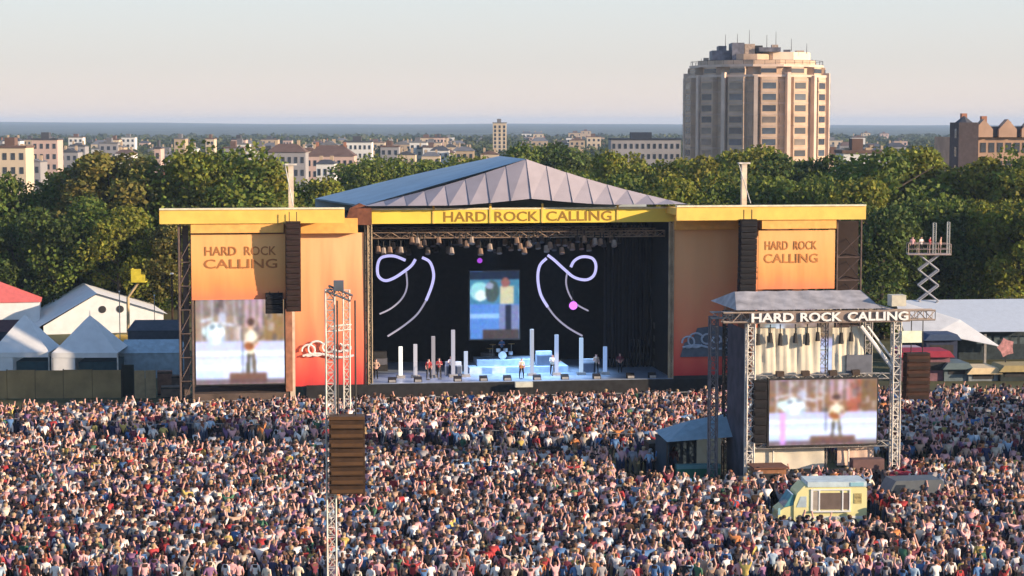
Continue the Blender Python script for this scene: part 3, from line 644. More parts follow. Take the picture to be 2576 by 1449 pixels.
def canvas(nx, ny, kind):
    yy, xx = np.mgrid[0:ny, 0:nx]; x = (xx + .5) / nx; y = (yy + .5) / ny; A = np.zeros((ny, nx, 3)); asp = nx / ny
    def put(m, c, k=1.0): A[m] = A[m] * (1 - k) + np.array(c) * k
    def el(cx, cy, rx, ry, rot=0.0):
        dx, dy = (x - cx) * asp, y - cy; c, s_ = math.cos(rot), math.sin(rot); return ((dx * c + dy * s_) / (rx * asp)) ** 2 + ((-dx * s_ + dy * c) / ry) ** 2 < 1
    def seg(x0, y0, x1, y1, w_):
        ax, ay, bx, by = x0 * asp, y0, x1 * asp, y1; px, py = x * asp - ax, y - ay; dx, dy = bx - ax, by - ay
        t_ = np.clip((px * dx + py * dy) / (dx * dx + dy * dy + 1e-9), 0, 1); return np.hypot(px - t_ * dx, py - t_ * dy) < w_
    if kind == 'centre':
        A[:] = (70, 130, 165); put(y < .12, (25, 40, 65)); put(el(.2, .3, .2, .14), (150, 215, 225)); put(el(.22, .36, .12, .08), (225, 245, 245)); put(el(.45, .3, .14, .16), (70, 85, 85)); put(el(.4, .22, .08, .05), (150, 160, 190))
        put((x > .62) & (x < .88) & (y > .22) & (y < .5), (205, 200, 165)); put(el(.72, .17, .09, .07), (150, 95, 95)); put(y > .48, (85, 135, 215)); put((y > .62) & (y < .70), (150, 195, 250)); put((y > .5) & (x > .6), (120, 130, 175)); put((x > .72) & (x < .84) & (y > .5) & (y < .88), (15, 18, 45)); put((y > .86) & (x > .25), (70, 55, 50))
    else:
        A[:] = (150, 128, 112) if kind == 'left' else (140, 100, 72)
        put((y < .2), (115, 100, 100), .6); put((x > .78) & (y < .5), (135, 105, 68) if kind == 'left' else (120, 88, 60)); put((x > .72) & (x < .85) & (y < .5), (175, 88, 68), 0 if kind == 'left' else .8)
        for cx in (.07, .19, .33, .44, .50): put((abs(x - cx) < .008) & (y < .5), (190, 195, 215), .7)
        
        for q in range(70):
            cx, cy, ww, hh = rng.uniform(0, 1), rng.uniform(0, .5), rng.uniform(.006, .03), rng.uniform(.01, .08); put((abs(x - cx) < ww) & (abs(y - cy) < hh), rng.uniform(60, 225) * np.array([1, .93, .95]), .55)
        for cx in (.58, .66, .73): put((abs(x - cx) < .022) & (y < .34), (210, 172, 200), .55)
        put(y > .5, (188, 192, 238)); put((y > .62) & (y < .67), (228, 242, 255)); put(y > .70, (204, 214, 248)); put((y > .79) & (y < .82), (232, 242, 255)); put((y > .86) & (x < .3), (185, 205, 250), .7)
        put(el(.22, .40, .11, .13), (225, 238, 245)); put(el(.245, .41, .055, .075), (250, 252, 255)); put(el(.25, .41, .022, .03), (175, 185, 200)); put(el(.17, .47, .035, .04), (190, 205, 215)); put(el(.31, .47, .03, .04), (165, 180, 195)); put(el(.19, .33, .03, .035), (120, 135, 150)); put(el(.27, .32, .028, .03), (140, 150, 170)); put(el(.12, .38, .05, .06), (200, 225, 230)); put(el(.36, .30, .07, .018, .2), (205, 210, 230)); put(el(.12, .25, .07, .016, -.2), (205, 210, 230)); put(el(.30, .22, .05, .06), (185, 195, 225), .7)
        put(seg(.12, .26, .12, .5, .006), (120, 120, 140)); put(seg(.36, .3, .38, .5, .006), (120, 120, 140))
        put(seg(.60, .62, .585, .90, .022), (72, 64, 52)); put(seg(.645, .62, .665, .90, .022), (92, 80, 60)); put(seg(.625, .42, .62, .60, .055), (232, 222, 200)); put(seg(.58, .42, .56, .54, .02), (225, 212, 190)); put(seg(.67, .42, .70, .52, .02), (225, 212, 190)); put(seg(.56, .54, .61, .56, .015), (205, 160, 135)); put(seg(.70, .52, .66, .57, .014), (205, 160, 135))
        put(el(.60, .56, .055, .05, .3), (150, 85, 45)); put(seg(.62, .55, .76, .44, .009), (95, 60, 35)); put(el(.622, .31, .035, .062), (212, 168, 142)); put(el(.622, .275, .04, .045), (72, 50, 42)); put(seg(.52, .36, .53, .88, .006), (60, 60, 65))
        put((y > .87) & (x > .38) & (x < .80), (112, 78, 66)); put((y > .935), (90, 66, 70), .8)
        if kind == 'tower': put((x > .10) & (x < .15) & (y > .5), (215, 150, 245), .85)
    A += rng.normal(0, 9, A.shape) + rng.normal(0, 7, (ny, nx, 1))
    for _ in range(4 if kind != 'centre' else 2): A = (A + np.roll(A, 1, 0) + np.roll(A, -1, 0) + np.roll(A, 1, 1) + np.roll(A, -1, 1)) / 5
    return np.clip(A, 0, 255)
def painter(nx, ny, kind):
    A = canvas(nx, ny, kind); return lambda x, y: tuple(A[min(ny - 1, int(y * ny)), min(nx - 1, int(x * nx))])
img_screen('video_screen', ST, 491, 752, 716, 964, -3.0, 'large bright video screen under the left orange banner showing a musician', painter(90, 84, 'left'), .95, 90, 84)
img_screen('video_screen', ST, 1913, 752, 2096, 950, -4.8, 'video screen under right orange banner, mostly hidden by the cream-backed screen tower', painter(60, 60, 'left'), .6, 60, 60)
img_screen('video_screen', ST, 1182, 682, 1306, 852, 6.0, 'blue-lit hanging screen in the middle of the dark stage', painter(54, 72, 'centre'), .7, 54, 72)
# ---- lit ribbons
M_neon = mat('ribbon_light', (.3, .3, .4), .4, var=0, emit=lin((196, 192, 250)), estr=.62)
M_neon2 = mat('ribbon_light_dim', (.2, .2, .2), .4, var=0, emit=lin((196, 188, 215)), estr=.36)
def ribbon(lab, segs):
    t = thing('light_ribbon', lab, 'stage light', ST.w(0, 9, 0), R(8), 'curling ribbons of light')
    for pts, r, m in segs:
        P = [Vector((*ST.uv(u, v, 9),)) for u, v in pts]; P = [(p[0], 0, p[1]) for p in P]
        # Catmull-Rom
        out = []
        for i in range(len(P) - 1):
            p0, p1, p2, p3 = [np.array(P[max(0, min(len(P) - 1, j))]) for j in (i - 1, i, i + 1, i + 2)]
            for s_ in np.linspace(0, 1, 6, endpoint=False): out.append(.5 * ((2 * p1) + (-p0 + p2) * s_ + (2 * p0 - 5 * p1 + 4 * p2 - p3) * s_ ** 2 + (-p0 + 3 * p1 - 3 * p2 + p3) * s_ ** 3))
        out.append(np.array(P[-1])); MB().tube(out, r, 7).build('light_tube', m, t)
ribbon('lit white ribbon curling left of the hanging stage screen', [
    ([(1020, 655), (990, 644), (960, 648), (950, 668), (952, 694), (968, 706), (990, 700), (1015, 684), (1035, 668), (1045, 652)], .135, M_neon),
    ([(1022, 684), (1024, 720), (1012, 750), (985, 775), (955, 790)], .08, M_neon2),
    ([(1062, 648), (1082, 660), (1091, 690), (1086, 720), (1072, 756)], .135, M_neon),
    ([(1072, 756), (1050, 790), (1015, 820), (975, 846)], .09, M_neon2)])
ribbon('lit white ribbon curling right of the hanging stage screen', [
    ([(1378, 642), (1395, 655), (1420, 678), (1445, 698), (1475, 704), (1494, 692), (1499, 668), (1490, 650), (1465, 646), (1445, 656), (1436, 672)], .135, M_neon),
    ([(1428, 680), (1424, 710), (1432, 740), (1450, 765), (1480, 782)], .08, M_neon2),
    ([(1375, 650), (1358, 668), (1353, 700), (1360, 740), (1378, 772)], .135, M_neon),
    ([(1378, 772), (1400, 800), (1430, 825), (1465, 845)], .09, M_neon2)])
def lamp_thing(name, lab, cat, u, v, ly, make, group=None, rz=None):
    x, z = ST.uv(u, v, ly); t = thing(name, lab, cat, ST.w(x, ly, z), ST.rz if rz is None else rz, group); make(t); return t
M_mag = mat('magenta_lamp', (.3, .05, .3), .4, var=0, emit=lin((205, 110, 240)), estr=1.1)
def lens_lamp(r, m):
    def f(t):
        MB().bar((0, -.25, 0), (0, .35, 0), r, 12).build('housing', M_dark, t); MB().bar((0, -.30, 0), (0, -.255, 0), r * .92, 12).build('lens', m, t)
        MB().bar((0, .05, r * .9), (0, .05, r + .9), .05, 5).build('yoke', M_dark, t)
    return f
lamp_thing('stage_lamp', 'round violet stage lamp beside the right light ribbon', 'stage light', 1441, 768, 8, lens_lamp(.42, M_mag), 'violet stage lamps')
lamp_thing('stage_lamp', 'small violet stage lamp just above the hanging stage screen', 'stage light', 1206, 655, 7, lens_lamp(.26, mat('violet_lamp', (.2, .05, .3), .4, var=0, emit=lin((150, 60, 190)), estr=.8)), 'violet stage lamps')
# tall light columns
cols = [(1008, 872, 958, 'warm white', 1.0, (235, 230, 222)), (1045, 866, 945, 'pale', .62, (170, 165, 175)), (1090, 846, 930, 'grey', .45, (120, 115, 130)), (1140, 830, 905, 'grey', .55, (150, 150, 170)), (1172, 884, 935, 'pale blue', .7, (140, 160, 190)),
        (1338, 828, 900, 'blue-grey', .5, (130, 150, 180)), (1400, 842, 925, 'pale blue', .7, (140, 160, 200)), (1462, 850, 955, 'pale blue', .7, (150, 175, 205)), (1522, 872, 955, 'blue', .65, (110, 140, 190))]
for i, (u, v0, v1, cn, st_, rgb) in enumerate(cols):
    def f(t, v0=v0, v1=v1, u=u, st_=st_, rgb=rgb):
        H = ST.uv(u, v0, 3)[1] - (ZF + .05)
        m = mat('column_glow_%d' % i, (.2, .2, .2), .4, var=0, emit=lin(rgb), estr=st_)
        MB().box(-.16, .16, -.16, .16, .25, H).build('light_tube', m, t); MB().box(-.38, .38, -.3, .3, 0, .25).build('base', M_alu, t)
    x, _ = ST.uv(u, 930, 3); t = thing('light_column', '%s light column on the stage floor, %s' % (cn, ordinal(i, len(cols))), 'stage light', ST.w(x, 3, ZF + .05), R(8), 'upright light columns on the stage'); f(t)
# rig lights
rig = MB()
for y in (1.5, 5.5, 9.5): rig.truss((XL + .4, y, sz(592)), (XR - .4, y, sz(592)), .5, .05, .8)
t = thing('lighting_rig', 'brownish lighting truss under the top of the stage opening', 'lighting rig', (so.x, so.y, 0), R(8)); rig.build('truss', mat('rig_metal', (.30, .21, .15), .5, .3, var=.4, scale=.5), t)
nl = 64
for i in range(nl):
    ly = random.choice((1.0, 1.0, 5.0, 9.0)); u = 950 + (1560 - 950) * (i + random.random() * .7) / nl
    x = sx(u, ly); z = sz(592, ly) - .1 - random.random() * 1.1
    t = thing('spot_light', 'hanging stage spotlight in the rig, %s of the row' % ordinal(i, nl), 'spotlight', ST.w(x, ly, z), R(8), 'spotlights hanging in the stage rig')
    m = random.choice((mat('lamp_body_tan', (.26, .17, .12), .5, .3), mat('lamp_body_dark', (.05, .04, .04), .5, .3), mat('lamp_body_grey', (.34, .28, .24), .5, .3)))
    MB().bar((0, 0, 0), (0, -.25, -.5), .2, 7, .26).build('housing', m, t); MB().bar((0, 0, .05), (0, 0, .6), .05, 4).build('yoke', M_dark, t)
# real stage light: spots fixed in the rig washing the floor blue-white
for x, e_, c, tgt in ((-2.5, 9000, (.42, .66, 1), (0, 4)), (3.5, 7500, (.42, .66, 1), (3.5, 4)), (-8.5, 3000, (.8, .75, 1), (-8, 2))):
    l = bpy.data.lights.new('rig_spot', 'SPOT'); l.energy = e_; l.color = c; l.spot_size = R(62); l.spot_blend = .8; l.shadow_soft_size = .3
    o = bpy.data.objects.new('rig_spot', l); COL.objects.link(o); o.location = ST.w(x, 3.0, sz(592) - 1.2)
    o.rotation_euler = (ST.w(tgt[0], tgt[1], ZF) - o.location).to_track_quat('-Z', 'Y').to_euler()
# riser, drum kit, speakers on stage
def riser():
    x0, x1 = sx(1178, 6), sx(1430, 5); t = thing('drum_riser', 'wide pale blue stepped riser behind the singer', 'riser', ST.w((x0 + x1) / 2, 5, ZF + .05), R(8)); W = x1 - x0
    mr_ = mat('riser_white', (.42, .50, .60), .6); MB().box(-W / 2, W / 2, 0, 4, 0, .55).build('lower_step', mr_, t); MB().box(-W / 2 + .8, W / 2 - 3, 1.0, 4, .553, 1.1).build('upper_step', mr_, t)
    x = sx(1262, 7); t = thing('drum_kit', 'drum kit standing on the pale blue riser', 'drum kit', ST.w(x, 6.6, ZF + 1.16), R(8))
    MB().bar((0, -.3, .36), (0, .25, .36), .36, 14).build('bass_drum', mat('drum_shell', (.5, .55, .6), .3), t)
    for x_, y_, z_ in ((-.35, .1, .85), (.3, .1, .85), (.8, .3, .55)): MB().bar((x_, y_, z_ - .2), (x_, y_, z_ + .1), .2, 10).build('tom_drum', mat('drum_shell', (.5, .55, .6)), t)
    for x_, z_ in ((-.85, 1.3), (.85, 1.35), (-1.1, .95)):
        o = MB().bar((x_, .2, z_), (x_, .2, z_ + .025), .3, 12).build('cymbal', mat('brass', (.6, .45, .15), .3, .9), t); MB().bar((x_, .2, 0), (x_, .2, z_), .02, 4).build('stand', M_alu, o)
    for u, lab, ly in ((1140, 'blue-lit keyboard rack left of the riser', 4), (1368, 'amplifier stack with blue-lit top right of the riser', 6), (1480, 'low amplifier beside the right light columns', 4.5)):
        x = sx(u, ly); t = thing('amplifier_stack', lab, 'amplifier', ST.w(x, ly, ZF + .05 + (.6 if ly == 6 else 0)), R(8), 'amplifiers on the stage')
        m = mat('amp_cloth', (.25, .3, .38), .7); MB().box(-.75, .75, -.35, .35, 0, .95).build('cabinet', m, t); MB().box(-.7, .7, -.3, .3, .953, 1.25).build('amp_head', mat('amp_head', (.55, .62, .72), .5), t)
        MB().box(-.66, .66, -.38, -.352, .1, .85).build('grille', mat('amp_grille', (.1, .12, .17), .9), t)
riser()

for i, u in enumerate((985, 1050, 1150, 1215, 1275, 1350, 1420, 1500, 1585, 1640)):
    x = sx(u, .4); t = thing('monitor_wedge', 'black wedge monitor at the stage front edge, %s' % ordinal(i, 10), 'loudspeaker', ST.w(x, .35, ZF + .05), R(8 + 180), 'wedge monitors along the stage edge')
    b = MB(); b.v = [(-.35, 0, 0), (.35, 0, 0), (.35, .5, 0), (-.35, .5, 0), (-.35, 0, .45), (.35, 0, .45), (.35, .3, .3), (-.35, .3, .3)]; b.f = [(0, 3, 2, 1), (4, 5, 6, 7), (0, 1, 5, 4), (1, 2, 6, 5), (2, 3, 7, 6), (3, 0, 4, 7)]; b.c = [(1, 1, 1)] * 6
    b.build('cabinet', M_spkb, t); MB().box(-.28, .28, .505, .52, .03, .24).build('grille', M_alu, t)
for i, (u, ly) in enumerate(((1076, 1.3), (1106, 1.7), (1312, .8), (1392, 2.9), (1500, 3.0))):
    x = sx(u, ly); t = thing('microphone_stand', 'microphone stand before a musician, %s' % ordinal(i, 5), 'microphone stand', ST.w(x, ly, ZF + .05), R(8), 'microphone stands on the stage')
    MB().bar((0, 0, 0), (0, 0, 1.5), .022, 5).build('stand', M_alu, t); MB().bar((0, 0, 0), (0, 0, .04), .16, 10).build('base', M_dark, t); MB().bar((0, .02, 1.5), (0, .16, 1.56), .035, 6).build('microphone', M_alu_l, t)
for i, (u0, u1, h, ly) in enumerate(((1590, 1640, 2.6, 9), (1648, 1676, 4.2, 7), (940, 975, 2.2, 8), (1210, 1245, 1.2, 10.5))):
    xa, xb = sx(u0, ly), sx(u1, ly); t = thing('equipment_rack', ('dark rack stack right of the light columns', 'tall grey-topped rack at the right curtain', 'dark rack stack at the left curtain', 'low rack behind the riser')[i], 'rack', ST.w((xa + xb) / 2, ly, ZF + .05), R(8), 'racks at the back of the stage')
    n = max(2, int(h / .6))
    for k in range(n): o = MB().box(-(xb - xa) / 2 + .05 * (k % 2), (xb - xa) / 2 - .04 * (k % 3), 0, .8, k * .6, k * .6 + .57).build('case', (M_dark, mat('case_grey', (.12, .12, .14), .6))[k % 2], t)
# ---------------------------------------------------------------- people
SK = {
 'torso': [((0, 0, .95), .135), ((0, 0, 1.15), .125), ((0, 0, 1.34), .145), ((0, 0, 1.46), .075), ((0, .015, 1.54), .058)],
}
def person_mesh(pose, sub, longhair=False, seed=0):
    r = random.Random(seed); V = [], []; verts = []; rad = []; edges = []; reg = []
    def add(p, rr, par=None, rg='shirt'):
        verts.append(p); rad.append(rr); i = len(verts) - 1
        if par is not None: edges.append((par, i)); reg.append(rg)
        return i
    pel = add((0, 0, .96), .14); sp = add((0, 0, 1.16), .125, pel, 'shirt'); ch = add((0, 0, 1.36), .15, sp, 'shirt'); nk = add((0, .01, 1.49), .062, ch, 'shirt')
    h0 = add((0, .02, 1.575), .088, nk, 'skin'); h1 = add((0, .015, 1.66), .108, h0, 'head'); h2 = add((0, 0, 1.735), .07, h1, 'hair')
    legs_w = r.uniform(.0, .05)
    for s_ in (-1, 1):
        hp = add((s_ * .095, 0, .88), .105, pel, 'trousers'); kn = add((s_ * (.105 + legs_w), .02, .49), .07, hp, 'trousers'); an = add((s_ * (.12 + legs_w), -.03, .09), .048, kn, 'shin'); add((s_ * (.13 + legs_w), .12, .045), .045, an, 'shoe')
        sh = add((s_ * .185, 0, 1.41), .075, ch, 'shirt')
        mode = pose if isinstance(pose, str) else pose[0 if s_ < 0 else 1]
        if mode == 'down': E, W_, H = (s_ * .26, -.03, 1.13), (s_ * .24, .10, .92), (s_ * .22, .16, .84)
        elif mode == 'up': E, W_, H = (s_ * .27, .08, 1.62), (s_ * .19, .12, 1.88), (s_ * .17, .13, 1.97)
        elif mode == 'wide': E, W_, H = (s_ * .44, .04, 1.52), (s_ * .50, .10, 1.78), (s_ * .51, .11, 1.87)
        elif mode == 'front': E, W_, H = (s_ * .26, .08, 1.17), (s_ * .12, .30, 1.22), (s_ * .06, .34, 1.24)
        elif mode == 'phone': E, W_, H = (s_ * .25, .16, 1.40), (s_ * .13, .30, 1.62), (s_ * .10, .31, 1.70)
        elif mode == 'strum': E, W_, H = (s_ * .30, .02, 1.16), (s_ * .10, .24, 1.08), (s_ * .03, .26, 1.06)
        elif mode == 'neck': E, W_, H = (s_ * .32, .06, 1.18), (s_ * .42, .26, 1.24), (s_ * .46, .30, 1.27)
        else: E, W_, H = (s_ * .33, -.05, 1.15), (s_ * .17, .02, 1.02), (s_ * .13, .06, 1.0)
        el = add(E, .05, sh, 'sleeve'); wr = add(W_, .036, el, 'skin'); add(H, .045, wr, 'skin')
    me = bpy.data.meshes.new('p'); me.from_pydata(verts, edges, []); o = bpy.data.objects.new('p', me); COL.objects.link(o)
    md = o.modifiers.new('s', 'SKIN'); md.use_smooth_shade = True
    for i, rr in enumerate(rad): me.skin_vertices[0].data[i].radius = (rr, rr)
    me.skin_vertices[0].data[0].use_root = True
    if sub:
        q = o.modifiers.new('u', 'SUBSURF'); q.levels = sub; q.render_levels = sub
    bpy.context.view_layer.update(); m2 = bpy.data.meshes.new_from_object(o.evaluated_get(bpy.context.evaluated_depsgraph_get())); bpy.data.objects.remove(o)
    n = len(m2.vertices); co = np.empty(n * 3, 'f'); m2.vertices.foreach_get('co', co); co = co.reshape(-1, 3)
    S0 = np.array([verts[a] for a, b in edges]); S1 = np.array([verts[b] for a, b in edges])
    regs = []
    for p in m2.polygons:
        c = co[list(p.vertices)].mean(0); d = S1 - S0; t = np.clip(((c - S0) * d).sum(1) / (d * d).sum(1), 0, 1); dist = np.linalg.norm(S0 + d * t[:, None] - c, axis=1) / 1.0; k = int(dist.argmin()); g = reg[k]
        if c[2] > 1.5 and abs(c[0]) < .13 and c[1] < .3 and g in ('skin', 'head', 'hair', 'shirt'):
            back = c[1] < (.045 if longhair else .0); g = 'hair' if (c[2] > 1.685 or (back and c[2] > (1.42 if longhair else 1.57))) else ('skin' if c[2] > 1.50 else 'shirt')
        if longhair and g == 'shirt' and c[2] > 1.36 and c[1] < -.05 and abs(c[0]) < .1: g = 'hair'
        regs.append(g)
    # torso is wider than deep
    w_ = np.clip((co[:, 2] - .85) / .2, 0, 1) * np.clip((1.5 - co[:, 2]) / .1, 0, 1) * (np.abs(co[:, 0]) < .2)
    co[:, 1] *= 1 - .25 * w_; m2.vertices.foreach_set('co', co.ravel()); m2.update()
    return m2, regs
POSES = [(('down', 'down'), False, 'arms down'), (('down', 'down'), True, 'arms down'), (('down', 'front'), False, 'one hand forward'), (('up', 'up'), False, 'both arms raised'), (('down', 'up'), True, 'right arm raised'),
         (('phone', 'phone'), True, 'hands at face'), (('front', 'front'), False, 'hands clasped'), (('hip', 'hip'), False, 'hands on hips'), (('up', 'down'), False, 'left arm raised'), (('wide', 'wide'), True, 'arms spread high'), (('front', 'front'), True, 'hands clasped'), (('hip', 'down'), True, 'left hand on hip')]
SHIRTS = [('white', (.76, .72, .69), 23), ('black', (.014, .012, .018), 12), ('navy', (.028, .034, .09), 9), ('grey', (.27, .26, .28), 11), ('red', (.38, .04, .045), 7), ('pink', (.66, .36, .37), 16), ('blue', (.08, .18, .38), 5),
          ('tan', (.46, .31, .23), 7), ('cream', (.72, .60, .47), 10), ('green', (.06, .16, .09), 2), ('purple', (.22, .11, .22), 5), ('yellow', (.56, .42, .12), 1.6), ('orange', (.52, .20, .07), 2), ('sky-blue', (.38, .50, .62), 5), ('maroon', (.15, .03, .05), 7)]
HAIRS = [('dark brown', (.035, .02, .016), 32), ('black', (.009, .008, .01), 16), ('brown', (.11, .058, .038), 26), ('blond', (.38, .26, .14), 15), ('ginger', (.22, .08, .04), 5), ('grey', (.32, .30, .30), 6)]
SKINS = [((.64, .36, .29), 5), ((.56, .30, .24), 4), ((.36, .18, .13), 1.2), ((.70, .43, .36), 3), ((.11, .055, .04), .5)]
TROUS = [((.03, .05, .11), 8), ((.012, .012, .015), 5), ((.06, .09, .16), 5), ((.26, .20, .13), 3), ((.10, .10, .11), 2)]
PM = {}
def pmat(kind, nm, c):
    k = '%s_%s' % (nm.replace(' ', '_').replace('-', '_'), kind)
    return mat(k, c, .8, var=.12 if kind != 'skin' else .05, scale=6)
def wpick(L, idx=-1): return random.choices(range(len(L)), [x[idx] for x in L])[0]
REG = {'skin': 0, 'head': 0, 'hair': 1, 'shirt': 2, 'sleeve': 2, 'trousers': 3, 'shin': 3, 'shoe': 4}
lo, hi = [], []
for i, (ps, lg, nm) in enumerate(POSES):
    m2, rg = person_mesh(ps, 0, lg, i); n = len(m2.vertices); co = np.empty(n * 3, 'f'); m2.vertices.foreach_get('co', co)
    F = [list(p.vertices) for p in m2.polygons]; lo.append((co.reshape(-1, 3).copy(), F, [REG[g] for g in rg])); bpy.data.meshes.remove(m2)
    m2, rg = person_mesh(ps, 1, lg, i); m2.name = 'person'; m2.materials.clear()
    for k in range(5): m2.materials.append(M_dark)
    for p, g in zip(m2.polygons, rg): p.material_index = REG[g]
    m2.shade_smooth(); hi.append(m2)
lo_np = []
for co, F, rg in lo:
    Q = [f if len(f) == 4 else f + [f[-1]] for f in F]
    tot = np.array([len(f) for f in F], 'i'); lo_np.append((co, np.concatenate([np.array(f) for f in F]).astype('i'), tot, np.array(rg)))

# where people stand
def aisle_front(x): return 144.0 - (x + 36) * .16
def aisle_back(x): return aisle_front(x) + 10.0
vanc = gr(2070, 1332); twc = gr(2068, 1232); TW = Frame(twc, R(8))
def free(x, y):
    if aisle_front(x) < y < aisle_back(x): return random.random() < (.10 if y < aisle_front(x) + 4 else .38)
    if abs(x - (vanc.x)) < 3.6 and -4.6 < y - vanc.y < 3.4: return False
    p = TW.i @ Vector((x, y, 0))
    if -6.8 < p.x < 6.3 and -1.3 < p.y < 8.5: return False
    if -13.4 < p.x < -5.8 and -1.6 < p.y < 7: return False       # green tent
    if abs(x + 14.8) < 1.5 and abs(y - 81) < 3: return False
    s_ = ST.i @ Vector((x, y, 0))
    if s_.y > -8.0: return False
    q = gr(2300, 1275)
    if abs(x - q.x) < 2.2 and -1.2 < y - q.y < 3: return False
    return True
spots = []
yy = 100.5
while yy < 170:
    hw = yy * .265 + 2.5; xx = -hw; step = .70 if yy < 125 else .64
    while xx < hw:
        x = xx + random.gauss(0, .22); y = yy + random.gauss(0, .26)
        u, v = proj((x, y, 1.6))
        dens = .93 - .12 * max(0, math.sin(x * .9 + 2 * math.sin(y * .23)) * math.sin(y * .7 + x * .2))
        if u > 2230 and y > 150: dens = .75
        if random.random() < dens and v < 1500 and free(x, y): spots.append((x, y, u, v))
        xx += step
    yy += .78
random.shuffle(spots)
vis = [s_ for s_ in spots if 6 < s_[2] < 2570 and proj((s_[0], s_[1], 1.42))[1] < 1446]
vis.sort(key=lambda s_: s_[1]); single = vis[:286]; sset = set(single)
massed = [s_ for s_ in spots if s_ not in sset]
def attrs(): return wpick(POSES_W), wpick(SHIRTS), wpick(HAIRS), wpick(SKINS), wpick(TROUS)
POSES_W = [(i, [20, 18, 10, 5.0, 4.5, 8, 9, 5, 5, 2.0, 9, 6][i]) for i in range(12)]
# the mass of the crowd, one mesh
VV, VI, TT, CC = [], [], [], []; off = 0
for (x, y, u, v) in massed:
    p_, sh_, ha_, sk_, tr_ = attrs(); co, vi, tot, rg = lo_np[p_]
    a = random.gauss(0, .35) + math.atan2(-(x - 3) * .35, 90); s_ = random.gauss(1.0, .065); wd = s_ * random.uniform(.95, 1.15)
    ca, sa = math.cos(a), math.sin(a); X = co[:, 0] * wd; Y = co[:, 1] * wd
    VV.append(np.stack([X * ca - Y * sa + x, X * sa + Y * ca + y, co[:, 2] * s_], 1)); VI.append(vi + off); TT.append(tot); off += len(co)
    j = random.uniform(.75, 1.25)
    pal = np.array([SKINS[sk_][0], HAIRS[ha_][1], tuple(c * j for c in SHIRTS[sh_][1]), TROUS[tr_][0], (.05, .045, .045)]); CC.append(pal[rg])
me = bpy.data.meshes.new('crowd'); V_ = np.concatenate(VV); VI_ = np.concatenate(VI).astype('i'); T_ = np.concatenate(TT).astype('i'); C_ = np.concatenate(CC)
me.vertices.add(len(V_)); me.vertices.foreach_set('co', V_.astype('f').ravel()); me.loops.add(len(VI_)); me.loops.foreach_set('vertex_index', VI_); me.polygons.add(len(T_))
me.polygons.foreach_set('loop_start', np.concatenate([[0], np.cumsum(T_)[:-1]]).astype('i'))
a_ = me.attributes.new('Col', 'FLOAT_COLOR', 'FACE'); a_.data.foreach_set('color', np.concatenate([C_, np.ones((len(C_), 1))], 1).astype('f').ravel())
me.materials.append(mat('crowd_clothing', (.1, .1, .1), .8, var=0, attr='Col')); me.update(calc_edges=True); me.shade_smooth()
tag(link('crowd', me), 'dense crowd facing the stage', None, None, 'stuff')
print('crowd', len(massed), len(V_))
# the nearest people, one by one
def person(x, y, z, a, i, sh_, ha_, sk_, tr_, label, group, sc_=1.0, shirt=None):
    o = link('person', hi[i]); o.location = (x, y, z); o.rotation_euler = (0, 0, a); o.scale = (sc_, sc_, sc_)
    ms = [mat('skin_tone_%d' % sk_, SKINS[sk_][0], .6, var=.05, scale=8), pmat('hair', HAIRS[ha_][0], HAIRS[ha_][1]), pmat('shirt', SHIRTS[sh_][0], SHIRTS[sh_][1]), mat('trousers_cloth_%d' % tr_, TROUS[tr_][0], .9, scale=6), mat('shoe_leather', (.05, .045, .045), .6)]
    for k, m in enumerate(ms): o.material_slots[k].link = 'OBJECT'; o.material_slots[k].material = m
    return tag(o, label, 'person', group)
def zone(u):
    if u < 420: return 'below left hoarding'
    if u < 800: return 'left of near mast'
    if u < 1250: return 'right of near mast'
    if u < 1700: return 'below stage centre'
    if u < 1950: return 'left of ice cream van'
    if u < 2190: return 'below ice cream van'
    return 'right of ice cream van'
recs = [(s_, attrs()) for s_ in single]; seen = {}
for s_, at_ in recs: seen.setdefault((zone(s_[2]), at_[1], at_[2], POSES[at_[0]][2]), []).append(s_)
for s_, at_ in recs:
    key = (zone(s_[2]), at_[1], at_[2], POSES[at_[0]][2]); L = sorted(seen[key], key=lambda q: q[2]); k = L.index(s_)
    o_ = '' if len(L) == 1 else ', %s' % (('leftmost', 'rightmost')[k] if len(L) == 2 else (ORD[k] + ' from left'))
    lab = '%s top, %s hair, %s%s, %s' % (SHIRTS[at_[1]][0], HAIRS[at_[2]][0], POSES[at_[0]][2], o_, key[0])
    person(s_[0], s_[1], 0, random.gauss(0, .3), *at_, lab, 'concert-goers in the nearest rows', random.gauss(1.0, .045))
# performers
def performer(u, ly, z, pose_i, shirt, hair, lab, a=math.pi, extra=None, riser_=0):
    x = sx(u, ly); p = ST.w(x, ly, z)
    si = [k for k, q in enumerate(SHIRTS) if q[0] == shirt][0]; hi_ = [k for k, q in enumerate(HAIRS) if q[0] == hair][0]
    return person(p.x, p.y, p.z, R(8) + a, pose_i, si, hi_, 0, 1, lab, 'musicians on the stage', 1.03)
Z0 = ZF + .05
def guitar(u, ly, z, lab, col):
    x = sx(u, ly); t = thing('guitar', lab, 'guitar', ST.w(x, ly - .27, z + 1.08), R(8), 'guitars held by musicians')
    b = MB(); b.prism([(-.22, -.12), (-.05, -.15), (.12, -.1), (.2, 0), (.1, .1), (-.05, .13), (-.22, .12), (-.28, 0)], -.03, .03); b.build('body', mat('guitar_' + col[0], col[1], .3), t)
    MB().bar((.15, 0, .0), (.75, 0, .18), .025, 4).build('neck', mat('guitar_wood', (.3, .15, .06), .5), t)
performer(1312, 1.2, Z0, 2, 'cream', 'brown', 'singer in cream top with guitar at stage centre front'); guitar(1312, 1.2, Z0, 'guitar held by the singer at stage centre', ('sunburst', (.45, .18, .04)))
performer(1078, 2.0, Z0, 0, 'red', 'dark brown', 'left one of two performers in red near the left light columns')
